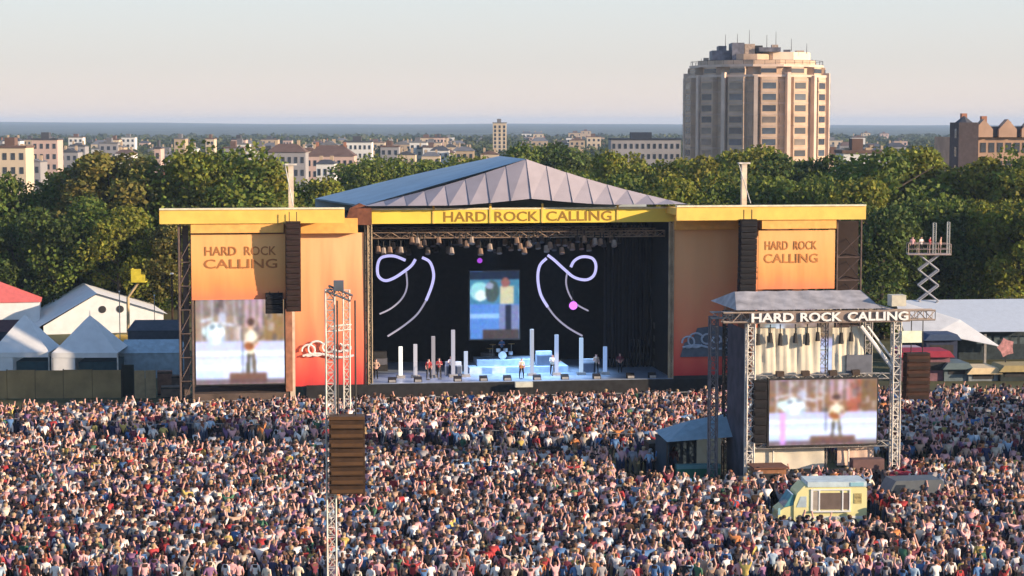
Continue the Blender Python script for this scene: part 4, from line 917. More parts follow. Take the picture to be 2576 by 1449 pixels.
performer(1104, 2.4, Z0, 6, 'red', 'black', 'right one of two performers in red near the left light columns')
performer(1134, 3.6, Z0, 6, 'white', 'blond', 'musician in white behind the blue-lit keyboard rack')
performer(1262, 7.6, Z0 + 1.1, 6, 'blue', 'dark brown', 'drummer in blue behind the drum kit on the riser')
performer(1390, 3.5, Z0, 2, 'white', 'brown', 'guitarist in white right of the singer'); guitar(1390, 3.5, Z0, 'pale guitar held by the guitarist in white', ('pale', (.6, .6, .5)))
performer(1500, 3.6, Z0, 2, 'tan', 'dark brown', 'musician in tan near the rightmost light columns')
performer(1560, 4.0, Z0, 7, 'maroon', 'black', 'stagehand in maroon, rightmost person on the stage')
performer(945, 2.5, Z0, 7, 'tan', 'black', 'stagehand in tan, leftmost person on the stage')
# ---------------------------------------------------------------- barriers in the crowd
def barriers(p, q, n, lab, group, scrim, m):
    """a run of crowd-barrier panels from p to q; each panel a thing"""
    p = Vector((*p, 0)); q = Vector((*q, 0)); d = q - p; L = d.length / n; a = math.atan2(d.y, d.x); proto = None
    for i in range(n):
        c = p + d * ((i + .5) / n)
        if proto is None:
            t = thing('crowd_barrier', '', 'barrier', c, a, group); f = MB()
            f.bar((-L / 2 + .03, 0, 0), (-L / 2 + .03, 0, 1.25), .03, 4); f.bar((L / 2 - .03, 0, 0), (L / 2 - .03, 0, 1.25), .03, 4); f.bar((-L / 2, 0, 1.25), (L / 2, 0, 1.25), .035, 4); f.bar((-L / 2, 0, .15), (L / 2, 0, .15), .03, 4)
            for k in range(12): f.bar((-L / 2 + L * (k + .5) / 12, 0, .15), (-L / 2 + L * (k + .5) / 12, 0, 1.25), .012, 3)
            f.build('frame', M_alu, t)
            s = MB(); s.box(-L / 2 + .02, L / 2 - .02, -.05, -.035, .1, .85); s.build('scrim_cloth', m, t)
            proto = t; t['label'] = lab % ordinal(i, n)
        else: dup(proto, c, a, lab % ordinal(i, n))
M_scrim = mat('navy_scrim', (.014, .019, .04), .9, var=.5, scale=1.5)
barriers((-40, aisle_back(-40) - .9), (12.2, aisle_back(12.2) - .9), 20, 'navy-clad barrier panel across the crowd, %s', 'barrier panels along the dark aisle', True, M_scrim)
b0, b1 = ST.w(sx(460), -6.6, 0), ST.w(sx(1690), -6.6, 0)
barriers((b0.x, b0.y), (b1.x, b1.y), 16, 'pale barrier panel in front of the stage, %s', 'barrier panels before the stage', True, mat('pale_barrier', (.42, .33, .28), .7))
# ---------------------------------------------------------------- near mast with hanging speakers
def near_mast():
    Y = 80.0; c = at(852, 1000, Y); fr = Frame((c.x, Y), R(4)); g = lambda u, v, ly=0: fr.uv(u, v, ly)
    t = thing('speaker_tower', 'slender lattice mast in the near crowd carrying one brown loudspeaker array', 'mast', (c.x, Y, 0), R(4))
    xl, _ = g(832, 1000); xr, _ = g(879, 900); _, zt = g(850, 728)
    b = MB(); b.truss((xl, 0, .2), (xl, 0, zt), .36, .035, .42); b.build('mast', M_alu_l, t)
    b = MB(); b.truss((xr - .12, .9, g(0, 1045)[1]), (xr - .12, .9, zt - .1), .26, .028, .4); b.truss((xl, 0, zt - 1.6), (xr, .9, zt - 1.6), .2, .02, .3); b.build('rear_mast', M_alu_l, t)
    b = MB(); z0 = g(850, 728)[1]; b.truss((xl - .1, -.1, z0 + .05), (xr + .1, -.1, z0 - .35), .24, .03, .3); b.box(xl + .15, xl + .55, -.3, .2, z0 - .05, z0 + .35); b.build('head_block', mat('head_block_paint', (.10, .12, .15), .6), t)
    b = MB(); b.box(-1.3, 1.3, -1.3, 1.3, 0.0, .2); b.box(-1.1, -.4, -1.2, 1.2, .203, .9); b.box(.4, 1.1, -1.2, 1.2, .203, .9); b.build('base', M_dark, t)
    for s_ in (-1, 1): MB().bar((xl, 0, 5), (xl + s_ * 1.6 * .7, s_ * 1.2, .15), .05, 5).build('brace', M_alu, t)
    line_array(fr, 828, 918, 1058, 1247, -1.0, 8, 'brown louvred loudspeaker array hanging in the left foreground over the crowd', M_brown, mat('speaker_slot', (.10, .05, .022), .7, var=.2), zt - .4, curve=.25, dp=.9)
near_mast()
# ---------------------------------------------------------------- screen tower (right)
def screen_tower():
    X = lambda u, ly=0: TW.uv(u, 1000, ly)[0]; Z = lambda v, ly=0: TW.uv(2068, v, ly)[1]; D = 6.0
    t = thing('screen_tower', 'truss tower in the crowd with grey roof, white lettering and cream back cloth', 'screen tower', (twc.x, twc.y, 0), R(8))
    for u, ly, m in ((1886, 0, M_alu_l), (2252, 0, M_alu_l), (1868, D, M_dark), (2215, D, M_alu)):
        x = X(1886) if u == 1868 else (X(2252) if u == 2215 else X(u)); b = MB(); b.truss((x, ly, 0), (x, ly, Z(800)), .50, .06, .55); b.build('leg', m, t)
    b = MB(); b.truss((X(1815), 0, Z(795)), (X(2345), 0, Z(795)), .62, .06, .6); b.build('front_beam', mat('beam_metal', (.34, .27, .22), .6), t)
    b = MB(); b.truss((X(1886), 0, Z(795)), (X(1886), D, Z(795)), .5, .05, .6); b.truss((X(2252), 0, Z(795)), (X(2252), D, Z(795)), .5, .05, .6); b.truss((X(1886), D, Z(795)), (X(2252), D, Z(795)), .5, .05, .6); b.truss((X(1800), 1.5, Z(795)), (X(1886), 1.5, Z(795)), .4, .05, .6); b.build('roof_beam', M_alu, t)
    z0 = Z(776); z1 = Z(738); b = MB(); xa, xb, xc, xd = X(1846), X(2262), X(1850, 2), X(2166, 2)
    n = 12
    for i in range(n):
        s0, s1 = i / n, (i + 1) / n; q = lambda a_, b_, s: a_ + (b_ - a_) * s; sag = .03 * (i % 2)
        b.face([(q(xa, xd + .5, s0), -.45, z0), (q(xa, xd + .5, s1), -.45, z0), (q(xc, xd, s1), 2.4, z1 - sag), (q(xc, xd, s0), 2.4, z1 - .03 * ((i + 1) % 2))])
        b.face([(q(xc, xd, s0), 2.4, z1 - .03 * ((i + 1) % 2)), (q(xc, xd, s1), 2.4, z1 - sag), (q(xa, xd + .5, s1), D + .6, z0), (q(xa, xd + .5, s0), D + .6, z0)])
    b.face([(xa, -.45, z0), (xc, 2.4, z1), (xa, D + .6, z0)]); b.face([(xd + .5, -.45, z0), (xd + .5, D + .6, z0), (xd, 2.4, z1)])
    b.build('roof', mat('grey_roof_cloth', (.36, .34, .345), .75, var=.3, scale=1.2), t)
    for body, u0, u1 in (('HARD', 1884, 1990), ('ROCK', 2006, 2110), ('CALLING', 2124, 2276)):
        o = link('lettering', text_mesh(body, X(u1) - X(u0), Z(784) - Z(807), .08, M_white, .03), t); o.location = ((X(u0) + X(u1)) / 2, -.44, Z(807))
    MB().box(X(1880), X(2282), -.34, -.32, Z(811), Z(781)).build('sign_board', mat('sign_board_grey', (.26, .20, .17), .8), t)
    MB().box(X(2236), X(2272), -.3, .6, Z(772), Z(744)).build('top_box', mat('pale_box', (.55, .52, .42), .7), t)
    # cream back cloth in lengths, in a gap-toothed row
    M_cream = mat('cream_cloth', (.84, .77, .62), .8, var=.06, trans=.25)
    for i, (ua, ub) in enumerate(((1893, 1950), (1948, 2004), (2002, 2062), (2092, 2137), (2135, 2172))):
        cloth(X(ua, .45), X(ub, .45), .45, Z(960, .45), Z(822 + (i % 2) * 3, .45), 'back_cloth', M_cream, .09, 12, 8, t)
    cloth(X(1900, .5), X(2075, .5), .5, Z(1178, .5), Z(1120, .5), 'lower_cloth', M_cream, .06, 20, 6, t)
    cloth(X(2108, .5), X(2200, .5), .5, Z(1172, .5), Z(1120, .5), 'lower_cloth', mat('peach_cloth', (.72, .52, .40), .8, var=.08), .06, 14, 6, t)
    b = MB(); b.truss((X(2078), .9, 0), (X(2078), .9, Z(815)), .55, .04, .6); b.build('centre_mast', mat('centre_mast_metal', (.28, .25, .23), .6), t)
    b = MB(); b.bar((X(2165), .2, Z(822)), (X(2250), .2, Z(935)), .13, 6); b.bar((X(2182), .2, Z(822)), (X(2262), .2, Z(928)), .07, 5); b.build('diagonal_brace', M_white, t)
    b = MB(); b.truss((X(1886), 0, Z(948)), (X(2252), 0, Z(948)), .34, .035, .5); b.truss((X(1886), 0, Z(1118)), (X(2252), 0, Z(1118)), .34, .035, .5); b.build('cross_beam', M_alu, t)
    MB().box(X(2132), X(2196), .3, .7, Z(944), Z(896)).build('cabinet', mat('slate_cabinet', (.12, .13, .16), .7), t)
    b = MB(); 
    for u in (1950, 2140): b.bar((X(u), .3, Z(1120)), (X(u), .3, 0), .06, 5)
    b.build('strut', M_alu_l, t)
    # side netting on the left, in shade
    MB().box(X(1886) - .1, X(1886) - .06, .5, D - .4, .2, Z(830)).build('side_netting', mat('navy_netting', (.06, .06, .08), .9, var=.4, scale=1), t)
    b = MB(); b.truss((X(1812), 2.0, 0), (X(1812), 2.0, Z(800)), .5, .055, .6); b.build('outrigger_leg', mat('shaded_truss', (.16, .15, .16), .6), t)  # darker copy of the truss metal, shade put into its colour
    MB().box(X(1800), X(2300), -.9, D + .8, 0.0, .12).build('base_plate', M_dark, t)
    for u in (1850, 2020, 2280): MB().box(X(u) - .6, X(u) + .6, -.7, .3, .124, 1.0).build('ballast_block', mat('ballast_tan', (.30, .24, .19), .9), t)
    img_screen('video_screen', TW, 1936, 957, 2204, 1115, -.35, 'video screen hanging in the truss tower above the ice cream van', painter(100, 60, 'tower'), .9, 100, 60)
    line_array(TW, 1897, 1929, 962, 1115, -.45, 7, 'slim black loudspeaker column beside the tower video screen', M_spkb, M_black, Z(950), curve=.05, dp=.6)
    line_array(TW, 2282, 2340, 895, 1006, -.5, 6, 'dark brown loudspeaker array hanging right of the screen tower', mat('speaker_maroon', (.05, .02, .012), .8, var=.3), M_spk2, Z(805), curve=.15, dp=.9)
    for i, (u, v, h) in enumerate(((1906, 832, 34), (1937, 830, 30), (1962, 832, 36), (2000, 832, 30), (2030, 832, 36), (2056, 830, 28), (2115, 832, 34), (2140, 832, 28))):
        q = thing('spot_light', 'lamp hanging under the lettered tower beam, %s' % ordinal(i, 8), 'spotlight', TW.w(X(u), .1, Z(v + h)), R(8), 'lamps under the tower beam')
        MB().bar((0, 0, 0), (0, 0, Z(v) - Z(v + h) - .15), .17, 7, .12).build('housing', M_dark, q); MB().bar((0, 0, .4), (0, 0, Z(815) - Z(v + h)), .04, 4).build('yoke', M_dark, q)
    for i, u in enumerate((1960, 2024, 2093, 2150)):
        q = thing('flood_light', 'squat lamp on the top edge of the tower video screen, %s' % ordinal(i, 4), 'floodlight', TW.w(X(u), -.1, Z(955) + .12), R(8), 'lamps on top of the tower screen')
        MB().box(-.25, .25, -.2, .2, 0.15, .5).build('housing', mat('lamp_brown', (.06, .04, .03), .6), q); MB().box(-.05, .05, -.05, .05, 0, .15).build('bracket', M_dark, q)
    q = thing('lit_sign', 'small pale rectangular sign fixed beside the right leg of the screen tower', 'sign', TW.w(X(2287), -.3, Z(864)), R(8))
    MB().box(-.68, .68, -.06, .06, 0, .78).build('panel', mat('pale_green_panel', (.72, .78, .60), .6), q); MB().bar((-.68, .1, .4), (X(2252) - X(2287) + .2, .1, .4), .05, 4).build('arm', M_alu, q)
    # things round its foot
    q = thing('kiosk', 'small rust-coloured kiosk at the left foot of the screen tower', 'kiosk', TW.w(X(1917), -1.6, 0), R(8))
    MB().box(-1.0, 1.0, -.8, .8, 0, 1.9).build('body', mat('rust_board', (.30, .14, .07), .8, var=.3), q); MB().box(-1.15, 1.15, -.95, .95, 1.903, 2.0).build('roof', mat('rust_dark', (.16, .07, .045), .8), q); MB().box(-.7, .5, -.83, -.802, .9, 1.6).build('hatch', M_dark, q)
    q = thing('equipment_case', 'brown flight cases stacked at the right foot of the screen tower', 'case', TW.w(X(2165), -1.0, 0), R(8))
    MB().box(-1.6, 1.0, -.5, .5, 0, 1.5).build('case_body', mat('case_brown', (.20, .15, .13), .8, var=.3), q); MB().box(-.9, 1.2, -.45, .4, 1.503, 2.2).build('upper_case', mat('case_maroon', (.14, .08, .075), .8), q)
    q = thing('red_canopy', 'small crimson canopy right of the ice cream van', 'canopy', TW.w(X(2240), -2.0, 0), R(8)); q.scale = (.7, .7, .62)
    for x in (-1.2, 1.2):
        for y in (-1, 1): MB().bar((x, y, 0), (x, y, 2.2), .04, 5).build('pole', M_alu, q)
    b = MB(); b.face([(-1.3, -1.1, 2.2), (1.3, -1.1, 2.2), (0, 0, 2.75)]); b.face([(1.3, -1.1, 2.2), (1.3, 1.1, 2.2), (0, 0, 2.75)]); b.face([(1.3, 1.1, 2.2), (-1.3, 1.1, 2.2), (0, 0, 2.75)]); b.face([(-1.3, 1.1, 2.2), (-1.3, -1.1, 2.2), (0, 0, 2.75)]); b.box(-1.3, 1.3, -1.13, -1.1, 1.95, 2.2)
    b.build('canopy_cloth', mat('crimson_cloth', (.22, .02, .04), .8), q)
screen_tower()
def green_tent():
    c = gr(1762, 1212); t = thing('tent', 'blue-grey tent with green apron standing in the crowd left of the screen tower', 'tent', (c.x, c.y, 0), R(8)); W = 4.6
    b = MB(); b.v = [(-W / 2, 0, 2.75), (W / 2, 0, 3.0), (W / 2, 4, 3.3), (-W / 2, 4, 2.9), (-W * .05, 2, 3.9), (W * .5, 2, 4.3)]; b.f = [(0, 1, 5, 4), (1, 2, 5), (2, 3, 4, 5), (3, 0, 4)]; b.c = [(1, 1, 1)] * 4
    b.build('roof', mat('blue_tent_cloth', (.26, .37, .44), .75, var=.12), t)
    MB().box(-W / 2 + .05, -W / 2 + .12, 0, 4, 0, 2.7).build('side_wall', mat('dark_tent_wall', (.03, .05, .07), .9), t)
    MB().box(-W / 2 + .15, W / 2 - .05, 3.4, 3.5, 0, 2.8).build('back_wall', mat('dark_tent_wall', (.03, .05, .07)), t)
    MB().box(-W / 2 + .6, W / 2 - 1.0, -.35, .3, 0, .95).build('apron', mat('green_cloth', (.03, .17, .11), .8), t)
    MB().box(-W / 2 + .6, W / 2 - 1.0, -.4, .35, .953, 1.2).build('counter', mat('teal_counter', (.14, .30, .30), .7), t)
    for x in (-W / 2, W / 2): MB().bar((x, 0, 0), (x, 0, 2.75), .06, 5).build('pole', M_dark, t)
    c = gr(1660, 1180); q = thing('generator', 'black generator box left of the blue-grey tent in the crowd', 'generator', (c.x, c.y, 0), R(8))
    MB().box(-.9, .9, -.6, 1.2, .15, 1.9).build('body', mat('generator_black', (.012, .014, .014), .7), q); MB().box(-.6, .6, -.63, -.602, .8, 1.6).build('grille', M_black, q); MB().bar((.5, 0, 1.9), (.5, 0, 2.5), .07, 6).build('exhaust', M_dark, q)
    for x in (-.6, .6): MB().bar((x, -.5, .2), (x, -.35, .2), .2, 10).build('wheel', M_black, q)
green_tent()
# ---------------------------------------------------------------- ice cream van
def van():
    t = thing('ice_cream_van', 'cream and pale blue ice cream van parked before the screen tower', 'van', (vanc.x, vanc.y, 0), R(3)); L, Wd = 5.3, 2.0
    M_cr = mat('van_cream_paint', (.80, .74, .36), .4, var=.04); M_bl = mat('van_blue_paint', (.30, .55, .62), .4, var=.05)
    b = MB(); b.prism([(-1.75, .42), (2.62, .42), (2.62, 2.45), (2.5, 2.55), (-1.15, 2.62), (-1.55, 2.2), (-1.75, 1.6)], 0, Wd); b.build('body', M_cr, t)
    b = MB(); b.prism([(-2.7, .42), (-1.752, .42), (-1.752, 1.45), (-2.3, 1.32), (-2.66, 1.05)], .08, Wd - .08); b.build('bonnet', M_cr, t)
    b = MB(); b.prism([(-2.32, 1.34), (-1.754, 1.46), (-1.754, 2.1), (-1.85, 2.1)], .1, Wd - .1); b.build('windscreen', mat('windscreen_teal', (.10, .30, .34), .15, spec=.8), t)
    b = MB(); b.prism([(-1.6, 1.35), (-1.0, 1.35), (-1.0, 2.0), (-1.35, 2.0)], -.02, -.002); b.build('cab_window', mat('cab_glass', (.45, .55, .60), .2), t)
    b = MB(); b.box(-.95, 2.58, -.06, Wd + .06, 2.56, 2.86); b.build('roof_panel', mat('van_roof_blue', (.55, .66, .68), .5), t)
    b = MB(); b.box(1.6, 2.4, -.09, -.062, 2.6, 2.82); b.build('roof_sign', M_bl, t)
    w_ = MB(); w_.box(-.2, 1.55, -.03, -.003, 1.2, 2.2); o = w_.build('serving_window', mat('hatch_dark', (.16, .12, .10), .4), t)
    f = MB(); 
    for a_ in ((-.75, -.62, 1.15, 2.35), (-.28, -.2, 1.15, 2.35), (1.12, 1.2, 1.15, 2.35), (1.55, 1.63, 1.15, 2.35)): f.box(a_[0], a_[1], -.05, -.004, a_[2], a_[3])
    f.box(-.75, 1.63, -.055, -.004, 2.35, 2.43); f.box(-.75, 1.63, -.16, -.004, 1.06, 1.15); f.build('window_frame', M_white, o)
    MB().box(-.62, -.28, -.028, -.003, 1.2, 2.3).build('side_window', mat('side_glass', (.38, .33, .28), .3), t)
    MB().box(1.85, 2.3, -.028, -.003, 1.55, 2.15).build('menu_board', mat('menu_tan', (.42, .34, .14), .7, var=.5, scale=6), t)
    MB().box(-1.6, 2.6, -.02, -.003, .62, .8).build('side_stripe', mat('stripe_white', (.78, .78, .70), .5), t)
    for x in (-1.75 - .2, 1.75):
        for y in (-.03, Wd - .2):
            o = MB().bar((x, y, .34), (x, y + .22, .34), .34, 16).build('wheel', M_black, t); MB().bar((x, y - .01, .34), (x, y + .02, .34), .17, 12).build('hub_cap', M_alu_l, o)
    for y in (.25, Wd - .25): MB().bar((-2.71, y, .85), (-2.6, y, .85), .12, 10).build('headlight', mat('lamp_glass', (.7, .7, .65), .2), t)
    MB().box(-2.82, -2.6, .05, Wd - .05, .38, .58).build('bumper', M_alu_l, t)
    MB().box(-2.68, -2.55, .02, .078, .9, 1.3).build('wing_mirror', M_bl, t)
    c = gr(2292, 1298); q = thing('grey_van', 'dark grey van partly hidden by the crowd right of the ice cream van', 'van', (c.x, c.y, 0), R(10))
    m = mat('van_slate', (.10, .115, .13), .5, var=.1); b = MB(); b.prism([(-2.0, .4), (2.1, .4), (2.1, 2.05), (1.95, 2.2), (-1.0, 2.2), (-1.5, 1.35), (-2.0, 1.15)], 0, 1.8); b.build('body', m, q)
    b = MB(); b.prism([(-1.3, 1.35), (-.4, 1.35), (-.4, 1.95), (-1.0, 1.95)], -.02, -.002); b.build('window', M_glass, q)
    for x in (-1.3, 1.4): MB().bar((x, -.03, .33), (x, .2, .33), .33, 14).build('wheel', M_black, q)
van()
# ---------------------------------------------------------------- hoarding and left tents
def left_side():
    pts = [(-8, 0), (100, 0), (205, 0), (303, 0)]; M_h = mat('olive_hoarding', (.27, .19, .09), .9, var=.25, scale=.6)
    fz = 0
    t = thing('hoarding_fence', 'olive-brown hoarding fence along the left edge before the pagoda tents', 'fence', gr(150, 1003), R(3))
    o = t.location; sc = 28.7
    for i, (ua, ub) in enumerate(((-120, -50), (-50, 20), (20, 90), (90, 160), (160, 232), (232, 304))):
        b = MB(); xa, xb = (ua - 150) / sc, (ub - 150) / sc; b.box(xa + .02, xb - .02, -.04, .04, 0.05, 2.55 - .05 * (i % 2)); b.build('panel', M_h, t); MB().box(xb - .05, xb + .05, .045, .14, 0, 2.6).build('post', M_dark, t)
    g = gr(365, 1003); t = thing('hoarding_fence', 'short tan hoarding between the dark gap and the stage', 'fence', g, R(5))
    for k in range(2): MB().box(-.9 + k * .95, 0.0 + k * .95, -.04, .04, .05, 2.5).build('panel', mat('tan_hoarding', (.34, .25, .14), .9, var=.2), t)
    MB().box(-1.0, -.92, 0.045, .15, 0, 2.55).build('post', M_dark, t)
    g = gr(322, 1001); t = thing('gate_panel', 'dark gate leaf between the two hoardings', 'gate', g, R(3)); MB().box(-.5, .5, .3, .36, .05, 2.9).build('panel', mat('dark_green_gate', (.012, .018, .015), .8), t); MB().box(-.55, -.5, .28, .38, 0, 3).build('post', M_dark, t)  # added dark sheet standing in for the dark gap between the fences
    for i, (u, w_, h, col, lab) in enumerate(((415, 1.3, 2.2, (.24, .13, .09), 'reddish-brown crate stack left of the stage'), (455, 1.6, 1.8, (.14, .10, .08), 'dark brown crate beside the left stage scaffold'), (440, 2.4, 1.1, (.18, .13, .10), 'low brown crate in front of the left scaffold'))):
        g = gr(u, 1004 - (i < 2) * 8); t = thing('crate', lab, 'crate', g, R(8), 'crates by the left of the stage'); m = mat('crate_%d' % i, col, .85, var=.3)
        MB().box(-w_ / 2, w_ / 2, 0, 1, 0, h).build('body', m, t); b = MB()
        for z in (.1, h - .2): b.box(-w_ / 2, w_ / 2, -.04, -.003, z, z + .1)
        b.build('batten', M_dark, t)
    # big marquee with lit gable
    Y = 229; s = FPX / Y; P = lambda u, v, y=Y: at(u, v, y)
    t = thing('marquee', 'large white marquee with two dark round openings in its sunlit gable', 'tent', (P(250, 800).x, Y, 0), R(14)); xz = lambda u, v: ((u - 250) / s, CAMZ + (312 - v) / s)
    gx = [xz(112, 1010), xz(410, 1010), xz(410, 792), xz(245, 740), xz(112, 818)]; gx[0] = (gx[0][0], 0); gx[1] = (gx[1][0], 0)
    b = MB(); b.prism(gx, 0, .12); g_ = b.build('gable_wall', M_pvc, t)
    for u, v in ((258, 779), (302, 779)):
        x, z = xz(u, v); MB().bar((x, -.06, z), (x, -.005, z), .42, 14).build('round_opening', M_dark, g_)
    b = MB(); dx, dy = -1.0, 16; r0, r1, r2 = gx[4], gx[3], gx[2]
    def slope(a, c): b.face([(a[0], -.3, a[1]), (c[0], -.3, c[1]), (c[0] + dx, dy, c[1]), (a[0] + dx, dy, a[1])])
    slope((r0[0] - 1.2, r0[1] - .45), (r1[0], r1[1] + .1)); slope((r1[0], r1[1] + .1), (r2[0] + .5, r2[1] - .1)); b.build('roof', M_pvc, t)
    b = MB(); b.face([(r0[0] - 1.1, 0, 0), (r0[0] - 1.1, 0, r0[1] - .5), (r0[0] - 1.1 + dx, dy, r0[1] - .5), (r0[0] - 1.1 + dx, dy, 0)]); b.face([(r2[0], 0.13, 0), (r2[0], 0.13, r2[1]), (r2[0] + dx, dy, r2[1]), (r2[0] + dx, dy, 0)]); b.build('side_wall', M_pvc, t)
    for i, u in enumerate((112, 158, 205, 250, 350, 412)):
        x, z = xz(u, 0); zt = CAMZ + (312 - (730 if i < 4 else 745)) / (FPX / (Y + 19)); q = P(u, 800, Y - 1); qq = thing('tent_pole', 'thin white pole standing over the white marquee, %s' % ordinal(i, 6), 'pole', (q.x * 1.09, Y + 19, 0), 0, 'thin poles by the marquee')
        MB().bar((0, 0, 0), (0, 0, zt), .06, 5).build('shaft', M_alu_l, qq); MB().bar((0, 0, zt), (0, 0, zt + .2), .1, 6).build('finial', M_white, qq)
    # red-roofed tent at the edge
    Y2 = 232; s2 = FPX / Y2; t = thing('marquee', 'white tent with faded red roof at the far left edge', 'tent', (at(0, 800, Y2).x, Y2, 0), R(12)); q = lambda u, v: (u / s2, CAMZ + (312 - v) / s2)
    a, c, e_ = q(-130, 762), q(-20, 706), q(102, 762); b = MB(); b.face([(a[0], 0, a[1]), (e_[0], 0, e_[1]), (c[0], 3.2, c[1])]); b.face([(e_[0], 0, e_[1]), (e_[0], 6.5, e_[1]), (c[0], 3.2, c[1])]); b.face([(e_[0], 6.5, e_[1]), (a[0], 6.5, a[1]), (c[0], 3.2, c[1])]); b.face([(a[0], 6.5, a[1]), (a[0], 0, a[1]), (c[0], 3.2, c[1])])
    b.build('roof', mat('faded_red_cloth', (.62, .14, .13), .75, var=.1), t); MB().box(a[0] + .2, e_[0] - .2, .15, 6.3, 0, a[1] - .003).build('side_wall', M_pvc, t)
    # pagoda tents
    for u, vp, Y3, lab, w_ in ((62, 792, 186, 'white pagoda tent in shade at the left edge', 5.4), (226, 794, 186, 'white pagoda tent in shade, right one of the pair before the marquee', 6.0)):
        p = at(u, vp, Y3); t = thing('pagoda_tent', lab, 'tent', (p.x, Y3, 0), R(2), 'pagoda tents behind the hoarding'); ez = CAMZ + (312 - 880) / (FPX / Y3); pz = p.z
        b = MB(); N_ = 8; rings = []
        for j in range(N_ + 1):
            f_ = j / N_; hw = w_ / 2 * (1 - f_) ** .92 + .04; z = ez + (pz - ez) * (f_ ** 1.12); rings.append([(-hw, -hw, z), (hw, -hw, z), (hw, hw, z), (-hw, hw, z)])
        for a_, c_ in zip(rings[:-1], rings[1:]):
            for k in range(4): b.face([a_[k], a_[(k + 1) % 4], c_[(k + 1) % 4], c_[k]])
        b.build('roof', M_pvc, t); MB().bar((0, 0, pz - .3), (0, 0, pz + .5), .06, 5, .02).build('finial', M_white, t)
        MB().box(-w_ / 2, w_ / 2, -w_ / 2 - .03, -w_ / 2, ez - .45, ez).build('valance', M_pvc, t)
        for sx_ in (-1, 1):
            for sy_ in (-1, 1): MB().box(sx_ * w_ / 2 - .06, sx_ * w_ / 2 + .06, sy_ * w_ / 2 - .06, sy_ * w_ / 2 + .06, 0, ez).build('leg', M_alu_l, t)
        MB().box(-w_ / 2 + .1, w_ / 2 - .1, w_ / 2 - .1, w_ / 2 - .05, 0, ez).build('back_wall', M_pvc, t); MB().box(-w_ / 2 + .1, -w_ / 2 + 2.1, -w_ / 2 + .02, -w_ / 2 + .07, 0, ez - .46).build('front_wall', M_pvc, t)
        MB().box(-w_ / 2 + 2.3, w_ / 2 - .2, -w_ / 2 + .5, w_ / 2 - .6, 0, ez - .9).build('interior_stall', mat('teal_dark', (.03, .07, .085), .8), t)
    # low tents and truck right of them
    for u, Y3, w_, h, ez, lab, m in ((385, 190, 6.5, 3.5, 2.4, 'low blue-grey tent between pagoda tents and stage', mat('blue_shade_cloth', (.40, .50, .56), .8)), (395, 200, 5.5, 4.4, 3.5, 'dark tent roof behind the low blue-grey tent', mat('dark_tent', (.06, .07, .09), .8)), (20, 196, 5, 4.8, 3.8, 'dark brown tent behind the leftmost pagoda', mat('brown_tent', (.08, .04, .045), .85))):  # the low tent's pale blue is its blue shade, put into the cloth
        p = at(u, 900, Y3); t = thing('frame_tent', lab, 'tent', (p.x, Y3, 0), R(4)); b = MB(); b.face([(-w_ / 2, -2, ez), (w_ / 2, -2, ez), (w_ / 2 - .6, 0, h), (-w_ / 2 + .6, 0, h)]); b.face([(w_ / 2, 2, ez), (-w_ / 2, 2, ez), (-w_ / 2 + .6, 0, h), (w_ / 2 - .6, 0, h)]); b.face([(-w_ / 2, 2, ez), (-w_ / 2, -2, ez), (-w_ / 2 + .6, 0, h)]); b.face([(w_ / 2, -2, ez), (w_ / 2, 2, ez), (w_ / 2 - .6, 0, h)])
        b.build('roof', m, t); MB().box(-w_ / 2 + .1, w_ / 2 - .1, -1.9, 1.9, 0, ez - .003).build('wall', m if 'low' in lab else mat('navy_wall', (.03, .045, .07), .9), t)
    # boom lift
    p = at(322, 800, 214); t = thing('boom_lift', 'boom lift with yellow basket raised before the left trees', 'boom lift', (p.x, 214, 0), 0); q = at(350, 692, 214); k = at(322, 748, 214)
    MB().box(-1.3, 1.3, -.9, .9, .5, 1.4).build('chassis', M_yellow, t)
    for x in (-.9, .9):
        for y in (-.95, .75): MB().bar((x, y, .45), (x, y + .25, .45), .45, 12).build('wheel', M_black, t)
    b = MB(); b.bar((0, 0, 1.4), (k.x - p.x, 0, k.z), .18, 6); b.bar((k.x - p.x, 0, k.z), (q.x - p.x - .1, 0, q.z - .8), .15, 6); b.build('arm', mat('tan_metal', (.48, .36, .20), .6), t)
    b = MB(); cx, cz = q.x - p.x, q.z; b.box(cx - .75, cx + .75, -.6, .6, cz - .75, cz - .65); b.box(cx - .75, cx + .3, -.62, -.57, cz - .65, cz + .7); b.box(cx + .3, cx + .75, -.6, -.56, cz - .65, cz + .1); b.box(cx - .77, cx - .72, -.57, .6, cz - .65, cz + .7); b.build('basket', mat('basket_yellow', (.75, .60, .05), .5), t)
    for i, (u, v, h, r_) in enumerate(((388, 745, 0, .05), (300, 735, 0, .05), (432, 690, 0, .12))):
        q = at(u, v, 209); qq = thing('flagpole', ['thin pole right of the boom lift', 'thin pole left of the boom lift', 'dark stout pole left of the stage scaffold'][i], 'pole', (q.x, 209, 0)); MB().bar((0, 0, 0), (0, 0, q.z), r_, 5).build('shaft', M_alu if i < 2 else M_brown, qq); MB().bar((0, 0, q.z), (0, 0, q.z + .15), r_ * 1.5, 5).build('cap', M_white, qq)
    for i, (u, v, w__, cc) in enumerate(((45, 905, 'red', (.5, .05, .05)),)):
        pass
left_side()
